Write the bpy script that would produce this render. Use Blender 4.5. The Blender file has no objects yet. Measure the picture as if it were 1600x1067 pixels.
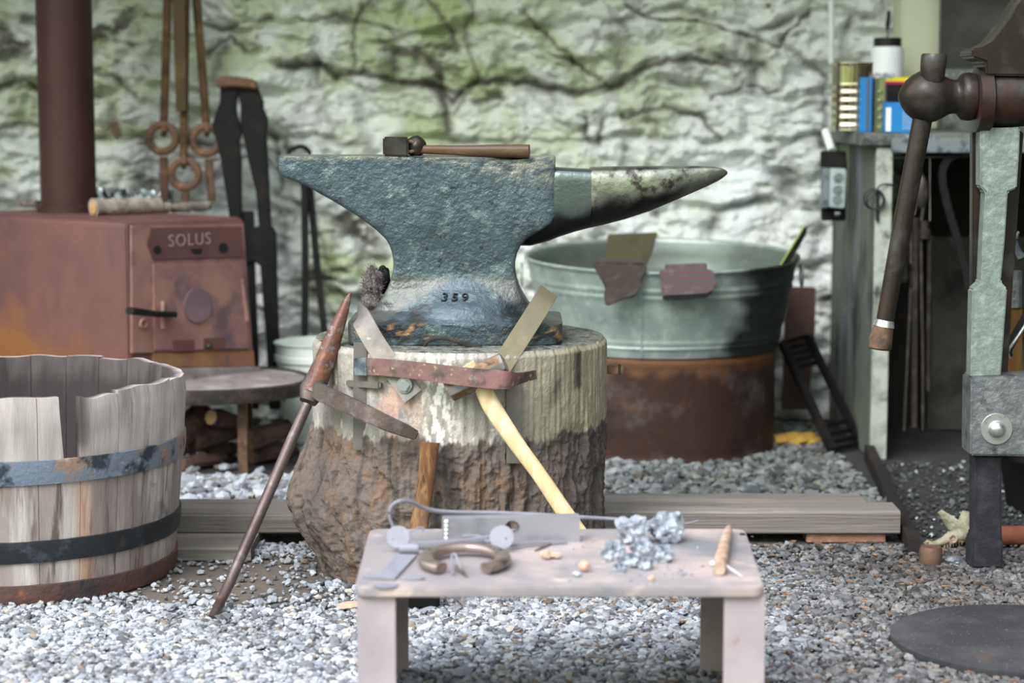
import bpy, bmesh, math, random
import numpy as np
from mathutils import Vector, Matrix
from mathutils.bvhtree import BVHTree
R = math.radians
random.seed(7); rng = np.random.default_rng(7)
scn = bpy.context.scene
COL = scn.collection

# ------------------------------------------------------------------ camera
CH = .965; FPX = 3200.0; PITCH = math.atan(383.5/3200)
cd = bpy.data.cameras.new('camera'); cam = bpy.data.objects.new('camera', cd); COL.objects.link(cam)
cam.location = (0, 0, CH); cam.rotation_euler = (R(90)-PITCH, 0, 0)
cd.sensor_width = 36; cd.lens = 72; cd.clip_end = 200
cd.dof.use_dof = True; cd.dof.focus_distance = 4.02; cd.dof.aperture_fstop = 2.9
scn.camera = cam
# ------------------------------------------------------------------ exposure
vs = scn.view_settings
vs.view_transform = 'Standard'; vs.look = 'None'; vs.gamma = 1; vs.use_curve_mapping = False
vs.exposure = 0.48
scn.cycles.use_denoising = True
# ------------------------------------------------------------------ world: white overcast sky over green trees
w = bpy.data.worlds.new('world'); scn.world = w; w.use_nodes = True
nt = w.node_tree; nt.nodes.clear()
N = nt.nodes.new; L = nt.links.new
tc = N('ShaderNodeTexCoord'); sx = N('ShaderNodeSeparateXYZ'); L(tc.outputs['Generated'], sx.inputs[0])
nz = N('ShaderNodeTexNoise'); nz.inputs['Scale'].default_value = 6; nz.inputs['Detail'].default_value = 5
L(tc.outputs['Generated'], nz.inputs['Vector'])
ma = N('ShaderNodeMath'); ma.operation = 'MULTIPLY_ADD'; L(nz.outputs[0], ma.inputs[0]); ma.inputs[1].default_value = .5; L(sx.outputs['Z'], ma.inputs[2])
cr = N('ShaderNodeValToRGB'); L(ma.outputs[0], cr.inputs[0])
e = cr.color_ramp.elements
e[0].position = .18; e[0].color = (.10, .10, .08, 1)
e[1].position = .74; e[1].color = (.86, .93, 1.0, 1)
for p, c in ((.27, (.11, .16, .06, 1)), (.42, (.32, .40, .20, 1)), (.50, (.60, .70, .48, 1)), (.57, (.86, .93, .95, 1))):
    q = cr.color_ramp.elements.new(p); q.color = c
bg = N('ShaderNodeBackground')
mx = N('ShaderNodeMapRange'); L(sx.outputs['X'], mx.inputs[0]); mx.inputs[1].default_value = -.8; mx.inputs[2].default_value = .6; mx.inputs[3].default_value = 3.1; mx.inputs[4].default_value = 1.25   # sky brightness raised on the left as added fill
L(mx.outputs[0], bg.inputs['Strength'])
L(cr.outputs[0], bg.inputs[0]); wo = N('ShaderNodeOutputWorld'); L(bg.outputs[0], wo.inputs[0])
# ------------------------------------------------------------------ sun through haze
sd = bpy.data.lights.new('sun', 'SUN'); sd.energy = 2.4; sd.angle = R(28); sd.color = (1, .97, .94)
so = bpy.data.objects.new('sun', sd); COL.objects.link(so)
so.location = (-3, -4, 6)
so.rotation_euler = Vector((.42, .72, -.85)).to_track_quat('-Z', 'Y').to_euler()

# ------------------------------------------------------------------ projection helpers
cP, sP = math.cos(PITCH), math.sin(PITCH)
CAM = Vector((0, 0, CH))
def ray(px, py):
    a = (px-800)/FPX; b = (533.5-py)/FPX
    return Vector((a, cP+b*sP, -sP+b*cP))
def P(px, py, Y):
    d = ray(px, py); return CAM+d*(Y/d.y)
def G(px, py, z=0.0):
    d = ray(px, py); return CAM+d*((z-CH)/d.z)
def PL(px, py, o, n):
    d = ray(px, py); return CAM+d*((o-CAM).dot(n)/d.dot(n))

# ------------------------------------------------------------------ numpy noise
_perm = rng.permutation(256); _perm = np.concatenate([_perm, _perm, _perm])
_gr = rng.normal(size=(256, 3)); _gr /= np.linalg.norm(_gr, axis=1)[:, None]
def perlin(x, y, z):
    x, y, z = np.broadcast_arrays(np.asarray(x, float), np.asarray(y, float), np.asarray(z, float))
    xi, yi, zi = np.floor(x).astype(int), np.floor(y).astype(int), np.floor(z).astype(int)
    xf, yf, zf = x-xi, y-yi, z-zi
    u, v, q = [t*t*t*(t*(t*6-15)+10) for t in (xf, yf, zf)]
    def g(i, j, k):
        h = _perm[_perm[_perm[(xi+i) & 255]+((yi+j) & 255)]+((zi+k) & 255)]
        gg = _gr[h]; return gg[..., 0]*(xf-i)+gg[..., 1]*(yf-j)+gg[..., 2]*(zf-k)
    l = lambda a, b, t: a+(b-a)*t
    return l(l(l(g(0,0,0), g(1,0,0), u), l(g(0,1,0), g(1,1,0), u), v), l(l(g(0,0,1), g(1,0,1), u), l(g(0,1,1), g(1,1,1), u), v), q)*1.5
def fbm(x, y, z, o=5, rough=.5):
    s = 0; a = 1
    for i in range(o):
        s = s+a*perlin(x*2**i+i*7.3, y*2**i-i*3.1, z*2**i+i*1.7); a *= rough
    return s
def sstep(a, b, x):
    t = np.clip((x-a)/(b-a), 0, 1); return t*t*(3-2*t)

# ------------------------------------------------------------------ materials
def M(name, base, layers=(), rough=.6, metal=0.0, bump=None, spec=.3, rlayer=None, attr=None, extra=None):
    """layers: (colour, scale, lo, hi[, stretch, detail, distortion]); attr: list of (colour, attribute name)"""
    m = bpy.data.materials.new(name); m.use_nodes = True
    nt = m.node_tree; nt.nodes.clear(); N = nt.nodes.new; L = nt.links.new
    out = N('ShaderNodeOutputMaterial'); b = N('ShaderNodeBsdfPrincipled'); L(b.outputs[0], out.inputs[0])
    b.inputs['Roughness'].default_value = rough; b.inputs['Metallic'].default_value = metal
    b.inputs['Specular IOR Level'].default_value = spec
    tc = N('ShaderNodeTexCoord')
    cur = N('ShaderNodeRGB'); cur.outputs[0].default_value = (*base, 1); cur = cur.outputs[0]
    def noise(scale, stretch=(1, 1, 1), detail=6, dist=0., off=0.):
        mp = N('ShaderNodeMapping'); L(tc.outputs['Object'], mp.inputs[0]); mp.inputs['Scale'].default_value = stretch
        mp.inputs['Location'].default_value = (off, off*1.7, -off)
        n = N('ShaderNodeTexNoise'); n.inputs['Scale'].default_value = scale; n.inputs['Detail'].default_value = detail
        n.inputs['Roughness'].default_value = .6; n.inputs['Distortion'].default_value = dist
        L(mp.outputs[0], n.inputs['Vector']); return n.outputs[0]
    def mapr(v, lo, hi, a=0., c=1.):
        r = N('ShaderNodeMapRange'); L(v, r.inputs[0]); r.inputs[1].default_value = lo; r.inputs[2].default_value = hi
        r.inputs[3].default_value = a; r.inputs[4].default_value = c; return r.outputs[0]
    def mix(f, a, c):
        x = N('ShaderNodeMix'); x.data_type = 'RGBA'; L(f, x.inputs['Factor']); L(a, x.inputs['A'])
        if isinstance(c, tuple): x.inputs['B'].default_value = (*c, 1)
        else: L(c, x.inputs['B'])
        return x.outputs['Result']
    for i, ly in enumerate(layers):
        c, s, lo, hi = ly[:4]; st = ly[4] if len(ly) > 4 else (1, 1, 1)
        f = mapr(noise(s, st, ly[5] if len(ly) > 5 else 6, ly[6] if len(ly) > 6 else 0, i*3.7+len(name)), lo, hi)
        cur = mix(f, cur, c)
    for (c, at) in (attr or []):
        a = N('ShaderNodeAttribute'); a.attribute_name = at; cur = mix(a.outputs['Fac'], cur, c)
    L(cur, b.inputs['Base Color'])
    if rlayer:
        s, lo, hi, a, c = rlayer; L(mapr(noise(s, off=9.), lo, hi, a, c), b.inputs['Roughness'])
    if bump:
        last = None
        for bb in bump:
            s, st = bb[0], bb[1]; stretch = bb[2] if len(bb) > 2 else (1, 1, 1)
            bn = N('ShaderNodeBump'); bn.inputs['Strength'].default_value = st; bn.inputs['Distance'].default_value = bb[3] if len(bb) > 3 else .01
            L(noise(s, stretch, 6, off=5.), bn.inputs['Height'])
            if last: L(last, bn.inputs['Normal'])
            last = bn.outputs[0]
        L(last, b.inputs['Normal'])
    if extra: extra(m, nt, b, cur)
    return m
def stones_mat(name, cols, rough=.75, dirt=None):
    """one flat tone per loose stone"""
    m = bpy.data.materials.new(name); m.use_nodes = True
    nt = m.node_tree; b = nt.nodes['Principled BSDF']; N = nt.nodes.new; L = nt.links.new
    g = N('ShaderNodeNewGeometry'); c = N('ShaderNodeValToRGB'); L(g.outputs['Random Per Island'], c.inputs[0])
    el = c.color_ramp.elements; c.color_ramp.interpolation = 'CONSTANT'
    el[0].position = 0; el[0].color = (*cols[0][1], 1); el[1].position = cols[1][0]; el[1].color = (*cols[1][1], 1)
    for p, k in cols[2:]: q = el.new(p); q.color = (*k, 1)
    n = N('ShaderNodeTexNoise'); n.inputs['Scale'].default_value = 220; t = N('ShaderNodeTexCoord'); L(t.outputs['Object'], n.inputs['Vector'])
    r = N('ShaderNodeMapRange'); L(n.outputs[0], r.inputs[0]); r.inputs[1].default_value = .3; r.inputs[2].default_value = .7; r.inputs[3].default_value = .75; r.inputs[4].default_value = 1.1
    x = N('ShaderNodeMix'); x.data_type = 'RGBA'; x.blend_type = 'MULTIPLY'; x.inputs['Factor'].default_value = 1
    L(c.outputs[0], x.inputs['A']); L(r.outputs[0], x.inputs['B']); cur = x.outputs['Result']
    if dirt:
        a = N('ShaderNodeAttribute'); a.attribute_name = 'dust'
        y = N('ShaderNodeMix'); y.data_type = 'RGBA'; y.blend_type = 'MULTIPLY'; L(a.outputs['Fac'], y.inputs['Factor']); L(cur, y.inputs['A']); y.inputs['B'].default_value = (*dirt, 1); cur = y.outputs['Result']
    L(cur, b.inputs['Base Color']); b.inputs['Roughness'].default_value = rough
    return m

WHITEWASH = M('whitewashed_stone', (.77, .785, .78),
    [((.58, .64, .46), 1.9, .50, .78), ((.50, .47, .38), 5.5, .60, .78, (1, 1, 1.4)), ((.80, .82, .82), 7, .56, .70), ((.17, .155, .13), 4.2, .58, .70, (1, 1, 2.1), 9, .8), ((.13, .12, .10), 15, .61, .70, (1, 1, 1.8), 8, .5), ((.40, .40, .37), 30, .60, .70, (1, 1, 1.6), 8, .4)],
    rough=.9, spec=.2, bump=[(20, .5, (1, 1, 1.7), .02), (70, .4, (1, 1, 1.3), .008)], attr=[((.42, .49, .25), 'green_cast'), ((.82, .86, .90), 'pale_patch'), ((.10, .09, .075), 'crack')])
EARTH = M('dirty_earth', (.10, .095, .09), [((.22, .21, .20), 14, .5, .7), ((.05, .045, .04), 40, .5, .65), ((.30, .29, .28), 120, .6, .7)], rough=.95, spec=.15,
    bump=[(60, .6, (1, 1, 1), .01), (260, .4, (1, 1, 1), .004)], attr=[((.15, .125, .11), 'packed'), ((.035, .036, .036), 'darkened')])
def lowrust(m, nt, b, cur):
    N = nt.nodes.new; L = nt.links.new
    tc = N('ShaderNodeTexCoord'); sp = N('ShaderNodeSeparateXYZ'); L(tc.outputs['Object'], sp.inputs[0])
    n = N('ShaderNodeTexNoise'); n.inputs['Scale'].default_value = 7; n.inputs['Detail'].default_value = 6; L(tc.outputs['Object'], n.inputs['Vector'])
    a = N('ShaderNodeMath'); a.operation = 'MULTIPLY_ADD'; L(n.outputs[0], a.inputs[0]); a.inputs[1].default_value = .35; L(sp.outputs['Z'], a.inputs[2])
    r = N('ShaderNodeMapRange'); L(a.outputs[0], r.inputs[0]); r.inputs[1].default_value = .585; r.inputs[2].default_value = .46; r.inputs[3].default_value = 0; r.inputs[4].default_value = .85
    q = N('ShaderNodeMapRange'); L(sp.outputs['X'], q.inputs[0]); q.inputs[1].default_value = .0; q.inputs[2].default_value = -.33; q.inputs[3].default_value = .15; q.inputs[4].default_value = 1
    mm = N('ShaderNodeMath'); mm.operation = 'MULTIPLY'; L(r.outputs[0], mm.inputs[0]); L(q.outputs[0], mm.inputs[1])
    x = N('ShaderNodeMix'); x.data_type = 'RGBA'; L(mm.outputs[0], x.inputs['Factor']); L(cur, x.inputs['A']); x.inputs['B'].default_value = (.28, .12, .04, 1); L(x.outputs['Result'], b.inputs['Base Color'])
STOVE = M('rusty_stove_iron', (.145, .070, .068), [((.19, .085, .075), 6, .45, .7), ((.10, .060, .066), 9, .55, .75, (1, 1, .4)), ((.24, .10, .05), 12, .68, .8)], rough=.62, extra=lowrust, metal=.25, bump=[(140, .25, (1, 1, 1), .003)], rlayer=(20, .3, .7, .5, .75))
STOVEL = M('rusty_stove_front', (.31, .165, .155), [((.40, .21, .18), 8, .45, .62), ((.17, .11, .125), 9, .52, .66), ((.42, .19, .08), 14, .66, .76), ((.40, .33, .33), 18, .68, .74)], rough=.55, metal=.25, bump=[(110, .3, (1, 1, 1), .003)])
STOVERUST = M('orange_rust', (.30, .155, .07), [((.25, .11, .07), 14, .42, .6), ((.15, .10, .09), 30, .56, .7)], rough=.8, bump=[(120, .4, (1, 1, 1), .003)])
ASH = M('ashy_iron', (.22, .19, .185), [((.36, .34, .33), 12, .5, .7), ((.12, .085, .08), 18, .55, .7)], rough=.85, bump=[(150, .3, (1, 1, 1), .003)])
PIPE = M('red_brown_flue', (.062, .028, .025), [((.042, .022, .019), 5, .45, .7)], rough=.5, metal=.2, bump=[(200, .1, (1, 1, 1), .002)])
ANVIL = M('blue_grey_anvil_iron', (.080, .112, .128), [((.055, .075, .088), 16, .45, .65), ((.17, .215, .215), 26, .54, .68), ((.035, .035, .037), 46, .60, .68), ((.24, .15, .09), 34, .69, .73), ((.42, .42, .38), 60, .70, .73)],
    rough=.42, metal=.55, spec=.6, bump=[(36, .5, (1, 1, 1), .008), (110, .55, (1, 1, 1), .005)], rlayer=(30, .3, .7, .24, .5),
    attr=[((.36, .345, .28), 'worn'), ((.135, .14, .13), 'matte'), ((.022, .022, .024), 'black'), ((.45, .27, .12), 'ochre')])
STEEL = M('bright_worn_steel', (.42, .43, .44), [((.22, .20, .19), 22, .5, .7), ((.6, .62, .63), 40, .58, .7)], rough=.28, metal=.9, bump=[(120, .15, (1, 1, 1), .002)])
HORN = M('horn_steel', (.22, .235, .20), [((.40, .41, .33), 18, .45, .62), ((.07, .06, .055), 26, .56, .66), ((.26, .15, .09), 34, .66, .72)], rough=.32, metal=.8, bump=[(42, .25, (1, 1, 1), .005), (150, .3, (1, 1, 1), .002)], attr=[((.115, .145, .145), 'table'), ((.015, .014, .015), 'black')])
STUMPM = M('weathered_stump', (.35, .32, .29), [((.22, .20, .17), 9, .45, .65, (1, 1, .5)), ((.20, .18, .15), 22, .60, .72, (1, 1, .6), 8), ((.50, .48, .42), 34, .58, .68, (1, 1, .6))],
    rough=.9, spec=.2, bump=[(14, .6, (1, 1, .6), .015), (60, .7, (1, 1, .7), .008), (220, .4, (1, 1, 1), .002)],
    attr=[((.72, .70, .62), 'white'), ((.55, .35, .27), 'pink'), ((.27, .25, .145), 'olive'), ((.15, .122, .108), 'bark'), ((.19, .12, .078), 'barkred'), ((.05, .045, .042), 'stain_dark')])
STUMPTOP = M('stump_end_grain', (.16, .165, .14), [((.35, .38, .33), 120, .55, .65), ((.06, .06, .055), 60, .5, .6)], rough=.7, bump=[(180, .9, (1, 1, 1), .006)])
STAVE = M('grey_barrel_oak', (.36, .31, .295), [((.22, .18, .17), 9, .42, .6, (1, 1, .14)), ((.56, .52, .49), 14, .52, .68, (1, 1, .12)), ((.055, .048, .05), 5.5, .60, .70, (1, 1, .5), 8, .5), ((.12, .09, .08), 46, .55, .66, (1, 1, .06)), ((.26, .14, .09), 4, .62, .74, (1, 1, .3))],
    rough=.88, spec=.2, bump=[(60, .5, (1, 1, .08), .006), (200, .3, (1, 1, .2), .002)], attr=[((.60, .55, .53), 'bleach'), ((.045, .038, .038), 'stave_dark'), ((.40, .18, .06), 'rust')])
HOOPB = M('blue_rust_hoop', (.20, .235, .30), [((.34, .22, .16), 12, .48, .60), ((.045, .055, .07), 15, .52, .60), ((.46, .43, .40), 30, .60, .70)], rough=.55, metal=.4, bump=[(90, .6, (1, 1, 1), .004)])
HOOPK = M('black_hoop', (.035, .04, .045), [((.12, .085, .06), 14, .55, .7), ((.08, .09, .11), 26, .56, .7)], rough=.4, metal=.5, bump=[(90, .5, (1, 1, 1), .004)])
HOOPR = M('rusted_hoop', (.125, .07, .06), [((.05, .045, .05), 9, .45, .6), ((.35, .14, .06), 16, .62, .72)], rough=.75, metal=.3, bump=[(70, .7, (1, 1, 1), .005)])
GALV = M('galvanised_zinc', (.38, .46, .43), [((.52, .60, .56), 20, .46, .62), ((.26, .32, .30), 12, .55, .7), ((.70, .76, .72), 38, .62, .70)], rough=.42, metal=.55, bump=[(50, .2, (1, 1, 1), .003)], attr=[((.13, .145, .125), 'dull'), ((.008, .009, .009), 'dark_reflection')])
DRUM = M('rusty_drum_iron', (.050, .027, .021), [((.11, .095, .09), 7, .55, .72), ((.11, .045, .024), 14, .58, .74), ((.035, .022, .02), 10, .50, .65)], rough=.6, metal=.4, bump=[(70, .4, (1, 1, 1), .004)], attr=[((.17, .08, .04), 'rust')])
IRON = M('dark_forged_iron', (.055, .048, .044), [((.10, .08, .07), 30, .5, .65), ((.16, .09, .055), 45, .62, .72)], rough=.5, metal=.6, bump=[(90, .35, (1, 1, 1), .003)])
BLACKI = M('black_iron', (.011, .011, .012), [((.025, .020, .017), 18, .5, .7)], rough=.6, metal=.4, bump=[(90, .3, (1, 1, 1), .003)])
RUSTI = M('rusty_iron', (.17, .10, .065), [((.09, .06, .045), 24, .45, .62), ((.30, .16, .08), 40, .58, .7)], rough=.7, metal=.35, bump=[(90, .5, (1, 1, 1), .003)])
PICKI = M('brown_patina_iron', (.115, .088, .082), [((.19, .16, .155), 30, .52, .66), ((.07, .05, .048), 14, .5, .66), ((.24, .12, .07), 55, .62, .70)], rough=.45, metal=.55, bump=[(150, .35, (1, 1, 1), .002)])
SPIKE = M('red_rust_spike', (.14, .075, .06), [((.27, .115, .055), 30, .50, .64), ((.24, .22, .22), 48, .56, .66), ((.06, .035, .03), 50, .62, .7)], rough=.5, metal=.5, bump=[(140, .5, (1, 1, 1), .002)])
STRAP = M('grey_steel_strap', (.17, .158, .15), [((.23, .20, .175), 18, .45, .65), ((.12, .095, .075), 12, .55, .7), ((.32, .31, .30), 90, .64, .7)], rough=.5, metal=.35, bump=[(200, .2, (1, 1, 1), .001)])
STRAPO = M('olive_steel_strap', (.24, .21, .135), [((.33, .28, .17), 16, .48, .65), ((.17, .17, .15), 12, .55, .7)], rough=.45, metal=.6, bump=[(200, .2, (1, 1, 1), .001)])
BARM = M('mottled_red_bar', (.20, .12, .115), [((.30, .15, .155), 9, .45, .60), ((.10, .075, .07), 22, .48, .60), ((.45, .33, .20), 80, .60, .66), ((.25, .23, .235), 24, .60, .7)], rough=.5, metal=.4, bump=[(150, .4, (1, 1, 1), .002)])
BARE = M('blue_grey_bar_end', (.24, .27, .29), [((.10, .12, .15), 30, .5, .62)], rough=.45, metal=.5)
HEADS = M('sledge_steel', (.32, .30, .29), [((.22, .19, .17), 25, .5, .68)], rough=.35, metal=.7)
HEADR = M('sledge_rust', (.16, .10, .055), [((.27, .18, .10), 40, .5, .65), ((.06, .04, .03), 60, .6, .7)], rough=.7, metal=.3, bump=[(120, .5, (1, 1, 1), .002)])
ASHW = M('pale_ash_wood', (.60, .43, .24), [((.74, .59, .38), 10, .45, .65, (6, 6, 1)), ((.45, .28, .13), 40, .66, .74, (3, 3, .8)), ((.62, .42, .22), 16, .56, .7, (6, 6, .6))], rough=.5, bump=[(80, .15, (3, 3, .4), .002)])
BROWNW = M('oiled_brown_wood', (.14, .065, .03), [((.30, .165, .075), 22, .48, .66, (3, 3, .5)), ((.055, .03, .018), 30, .56, .68, (3, 3, .5)), ((.10, .07, .06), 9, .58, .7)], rough=.32, bump=[(80, .3, (3, 3, .4), .002)])
DARKW = M('dark_hammer_wood', (.075, .040, .021), [((.13, .07, .035), 20, .48, .66, (.5, 3, 3)), ((.05, .03, .018), 30, .56, .7, (.5, 3, 3))], rough=.42, bump=[(80, .2, (.4, 3, 3), .002)])
TIMBER = M('weathered_timber', (.20, .175, .16), [((.31, .275, .25), 8, .45, .65, (.15, 2, 3)), ((.12, .105, .09), 22, .55, .68, (.1, 2, 5)), ((.19, .17, .15), 4, .5, .7)], rough=.85, spec=.25, bump=[(50, .6, (.12, 2, 4), .006)])
BRICK = M('red_brick', (.30, .15, .10), [((.42, .24, .17), 30, .5, .65)], rough=.9, bump=[(120, .4)])
TABLEM = M('pinkish_steel_plate', (.35, .31, .32), [((.52, .42, .40), 6, .45, .62), ((.24, .235, .255), 4, .46, .60), ((.64, .52, .48), 14, .60, .72)], rough=.5, metal=.35, bump=[(120, .2, (1, 1, 1), .002)])
LEGM = M('painted_steel_leg', (.40, .34, .37), [((.50, .42, .44), 5, .42, .62), ((.30, .19, .17), 16, .60, .74)], rough=.55, metal=.3, bump=[(120, .2, (1, 1, 1), .002)])
SHOE = M('horseshoe_iron', (.30, .235, .21), [((.34, .26, .22), 24, .5, .65), ((.15, .12, .11), 20, .52, .66)], rough=.35, metal=.7, bump=[(90, .3, (1, 1, 1), .002)])
BLOCKM = M('grey_machined_steel', (.34, .335, .37), [((.25, .245, .275), 14, .5, .68)], rough=.42, metal=.5, bump=[(60, .1)])
WELD = M('white_weld', (.78, .78, .80), [], rough=.4, metal=.3)
HINGEM = M('pale_steel_hinge', (.25, .25, .29), [((.22, .21, .25), 25, .45, .62)], rough=.6, metal=.15, spec=.3)
SLAG = M('grey_slag', (.27, .29, .34), [((.46, .50, .56), 16, .48, .60), ((.07, .085, .11), 30, .52, .62)], rough=.45, metal=.25, spec=.7, bump=[(90, .8, (1, 1, 1), .008)])
CHIPW = M('wood_chip', (.50, .33, .25), [((.66, .48, .40), 40, .45, .6)], rough=.8)
TWIGM = M('brown_twig', (.34, .22, .16), [((.52, .38, .29), 40, .45, .62), ((.14, .08, .06), 50, .58, .68)], rough=.7, bump=[(90, .5)])
WOODLOG = M('grey_stick_bark', (.23, .19, .155), [((.36, .32, .28), 30, .45, .62), ((.09, .07, .055), 20, .55, .68)], rough=.9, bump=[(60, .8, (.4, 1, 1), .006)])
FIREW = M('dark_firewood', (.12, .075, .06), [((.26, .17, .12), 14, .5, .66), ((.03, .022, .018), 20, .5, .66)], rough=.9, bump=[(50, .8, (1, 1, 1), .006)])
CUTW = M('cut_wood_end', (.52, .34, .16), [((.36, .20, .08), 30, .5, .64)], rough=.8)
YELW = M('yellow_wood', (.52, .33, .06), [((.34, .20, .04), 20, .5, .65)], rough=.8, bump=[(60, .4)])
HANGM = M('brown_hanging_iron', (.105, .062, .032), [((.17, .095, .045), 24, .5, .66), ((.05, .035, .022), 18, .5, .66)], rough=.6, metal=.4, bump=[(90, .4, (1, 1, 1), .003)])
BRASSY = M('dull_yellow_strap', (.075, .052, .026), [((.12, .088, .042), 14, .5, .68)], rough=.5, metal=.5)
FOIL = M('crumpled_foil', (.85, .88, .9), [], rough=.18, metal=1.0)
WHITEP = M('white_plastic', (.72, .78, .74), [((.60, .67, .62), 6, .5, .7)], rough=.4)
PIER = M('mossy_timber_partition', (.12, .135, .115), [((.24, .28, .17), 5, .50, .64, (1, 1, .3)), ((.18, .195, .22), 3.5, .52, .62, (1, 1, .3)), ((.035, .038, .036), 7, .50, .64, (1, 1, .4)), ((.34, .36, .30), 26, .64, .74)], rough=.85, bump=[(40, .5, (1, 1, .3), .006)])
PIERF = M('limewashed_edge', (.40, .43, .38), [((.22, .235, .20), 10, .48, .62), ((.06, .06, .055), 16, .60, .70)], rough=.85, bump=[(50, .6, (1, 1, .6), .006)])
GREENP = M('pale_green_post_paint', (.60, .62, .44), [((.46, .46, .40), 4, .5, .7, (2, 2, .2))], rough=.7)
SHEET = M('sooty_metal_sheet', (.052, .05, .045), [((.10, .095, .085), 4, .48, .68), ((.25, .24, .21), 60, .68, .74, (1, 1, .3))], rough=.5, metal=.3, bump=[(50, .2)])
DARKB = M('charred_board', (.016, .013, .013), [((.04, .022, .018), 5, .55, .75)], rough=.7)
GRIME = M('grimy_concrete', (.085, .085, .072), [((.03, .03, .028), 6, .45, .62), ((.20, .195, .16), 10, .6, .72)], rough=.9, bump=[(40, .5)])
SLABM = M('cinder_strewn_slab', (.14, .155, .14), [((.30, .33, .31), 80, .56, .66), ((.06, .065, .065), 20, .5, .66)], rough=.6, bump=[(120, .8, (1, 1, 1), .006)])
TIN = M('shiny_tin', (.72, .66, .54), [((.55, .42, .28), 6, .5, .7)], rough=.14, metal=1.0)
BLUEC = M('blue_carton', (.02, .20, .50), [], rough=.4)
NAVYC = M('navy_print', (.015, .03, .22), [((.45, .5, .6), 60, .58, .62)], rough=.4)
WHITEC = M('white_print', (.75, .77, .78), [], rough=.5)
YELLOWC = M('yellow_print', (.75, .68, .02), [], rough=.5)
PINKC = M('crimson_print', (.55, .02, .10), [], rough=.5)
OLIVEC = M('olive_binding', (.20, .21, .09), [], rough=.4)
GOLDC = M('bright_spiral_wire', (.8, .85, .35), [], rough=.2, metal=.9)
GREYC = M('grey_card', (.10, .10, .12), [], rough=.6)
BLACKP = M('black_plastic', (.015, .015, .017), [], rough=.4)
GREYBOX = M('grey_electrical_box', (.42, .50, .49), [((.34, .40, .40), 8, .5, .7)], rough=.5, metal=.2)
VISEM = M('oiled_brown_vise', (.026, .020, .017), [((.055, .050, .046), 14, .50, .66), ((.05, .026, .018), 9, .56, .7)], rough=.36, metal=.3, bump=[(90, .2, (1, 1, 1), .002)])
VISEG = M('grey_green_vise_paint', (.22, .26, .24), [((.30, .35, .325), 40, .48, .62), ((.17, .19, .18), 30, .58, .7)], rough=.5, metal=.3, bump=[(75, .7, (1, 1, 1), .004)])
VISEB = M('hammered_grey_vise', (.19, .20, .215), [((.28, .29, .30), 40, .5, .65), ((.06, .06, .065), 20, .56, .68)], rough=.38, metal=.6, bump=[(75, .7, (1, 1, 1), .004)])
VISED = M('dark_blue_leg', (.035, .035, .045), [((.06, .055, .065), 20, .5, .66)], rough=.5, metal=.5, bump=[(120, .2)])
BOLTM = M('pale_bolt_steel', (.55, .57, .56), [((.30, .30, .29), 50, .56, .66)], rough=.3, metal=.8)
BRUSHW = M('wire_bristles', (.16, .13, .13), [((.34, .31, .31), 260, .5, .6)], rough=.5, metal=.6, bump=[(420, 1., (1, 1, 1), .006)])
CLOTH = M('dark_brown_cloth', (.060, .047, .042), [((.085, .066, .058), 40, .5, .65)], rough=.95, bump=[(60, .4)])
SLATM = M('olive_board', (.095, .085, .045), [((.06, .055, .03), 10, .5, .7)], rough=.8)
def stripes(m, nt, b, cur):
    N = nt.nodes.new; L = nt.links.new
    tc = N('ShaderNodeTexCoord'); wv = N('ShaderNodeTexWave'); wv.bands_direction = 'Z'; wv.inputs['Scale'].default_value = 22; wv.inputs['Distortion'].default_value = .6
    L(tc.outputs['Object'], wv.inputs['Vector']); r = N('ShaderNodeMapRange'); L(wv.outputs['Fac'], r.inputs[0]); r.inputs[1].default_value = .88; r.inputs[2].default_value = .97
    x = N('ShaderNodeMix'); x.data_type = 'RGBA'; L(r.outputs[0], x.inputs['Factor']); L(cur, x.inputs['A']); x.inputs['B'].default_value = (.20, .045, .05, 1); L(x.outputs['Result'], b.inputs['Base Color'])
STRIPED = M('red_striped_block', (.10, .088, .095), [((.15, .13, .14), 40, .5, .65)], rough=.85, extra=stripes)
SKULLM = M('yellowed_bone', (.33, .31, .22), [((.46, .45, .35), 30, .48, .62), ((.20, .17, .09), 44, .58, .68)], rough=.6, bump=[(120, .5)])
DISCM = M('dusty_dark_disc', (.045, .045, .05), [((.085, .08, .085), 6, .45, .65), ((.38, .38, .40), 240, .66, .70), ((.14, .085, .06), 5, .60, .74)], rough=.6, metal=.3, bump=[(240, .4, (1, 1, 1), .002)])
REDPIPE = M('rust_red_pipe', (.26, .085, .05), [((.36, .14, .08), 20, .5, .66)], rough=.7, bump=[(90, .3)])
ROOFM = M('sooty_roof_boards', (.09, .075, .055), [], rough=.9)
INK = M('stamped_recess', (.012, .014, .015), [], rough=.8)
EMBOSS = M('embossed_iron', (.42, .27, .25), [], rough=.5, metal=.3)
GLINT = M('green_glazed_edge', (.30, .42, .06), [], rough=.3)
LEATHER = M('rough_yellow_hide', (.30, .22, .10), [], rough=.8)

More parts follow.
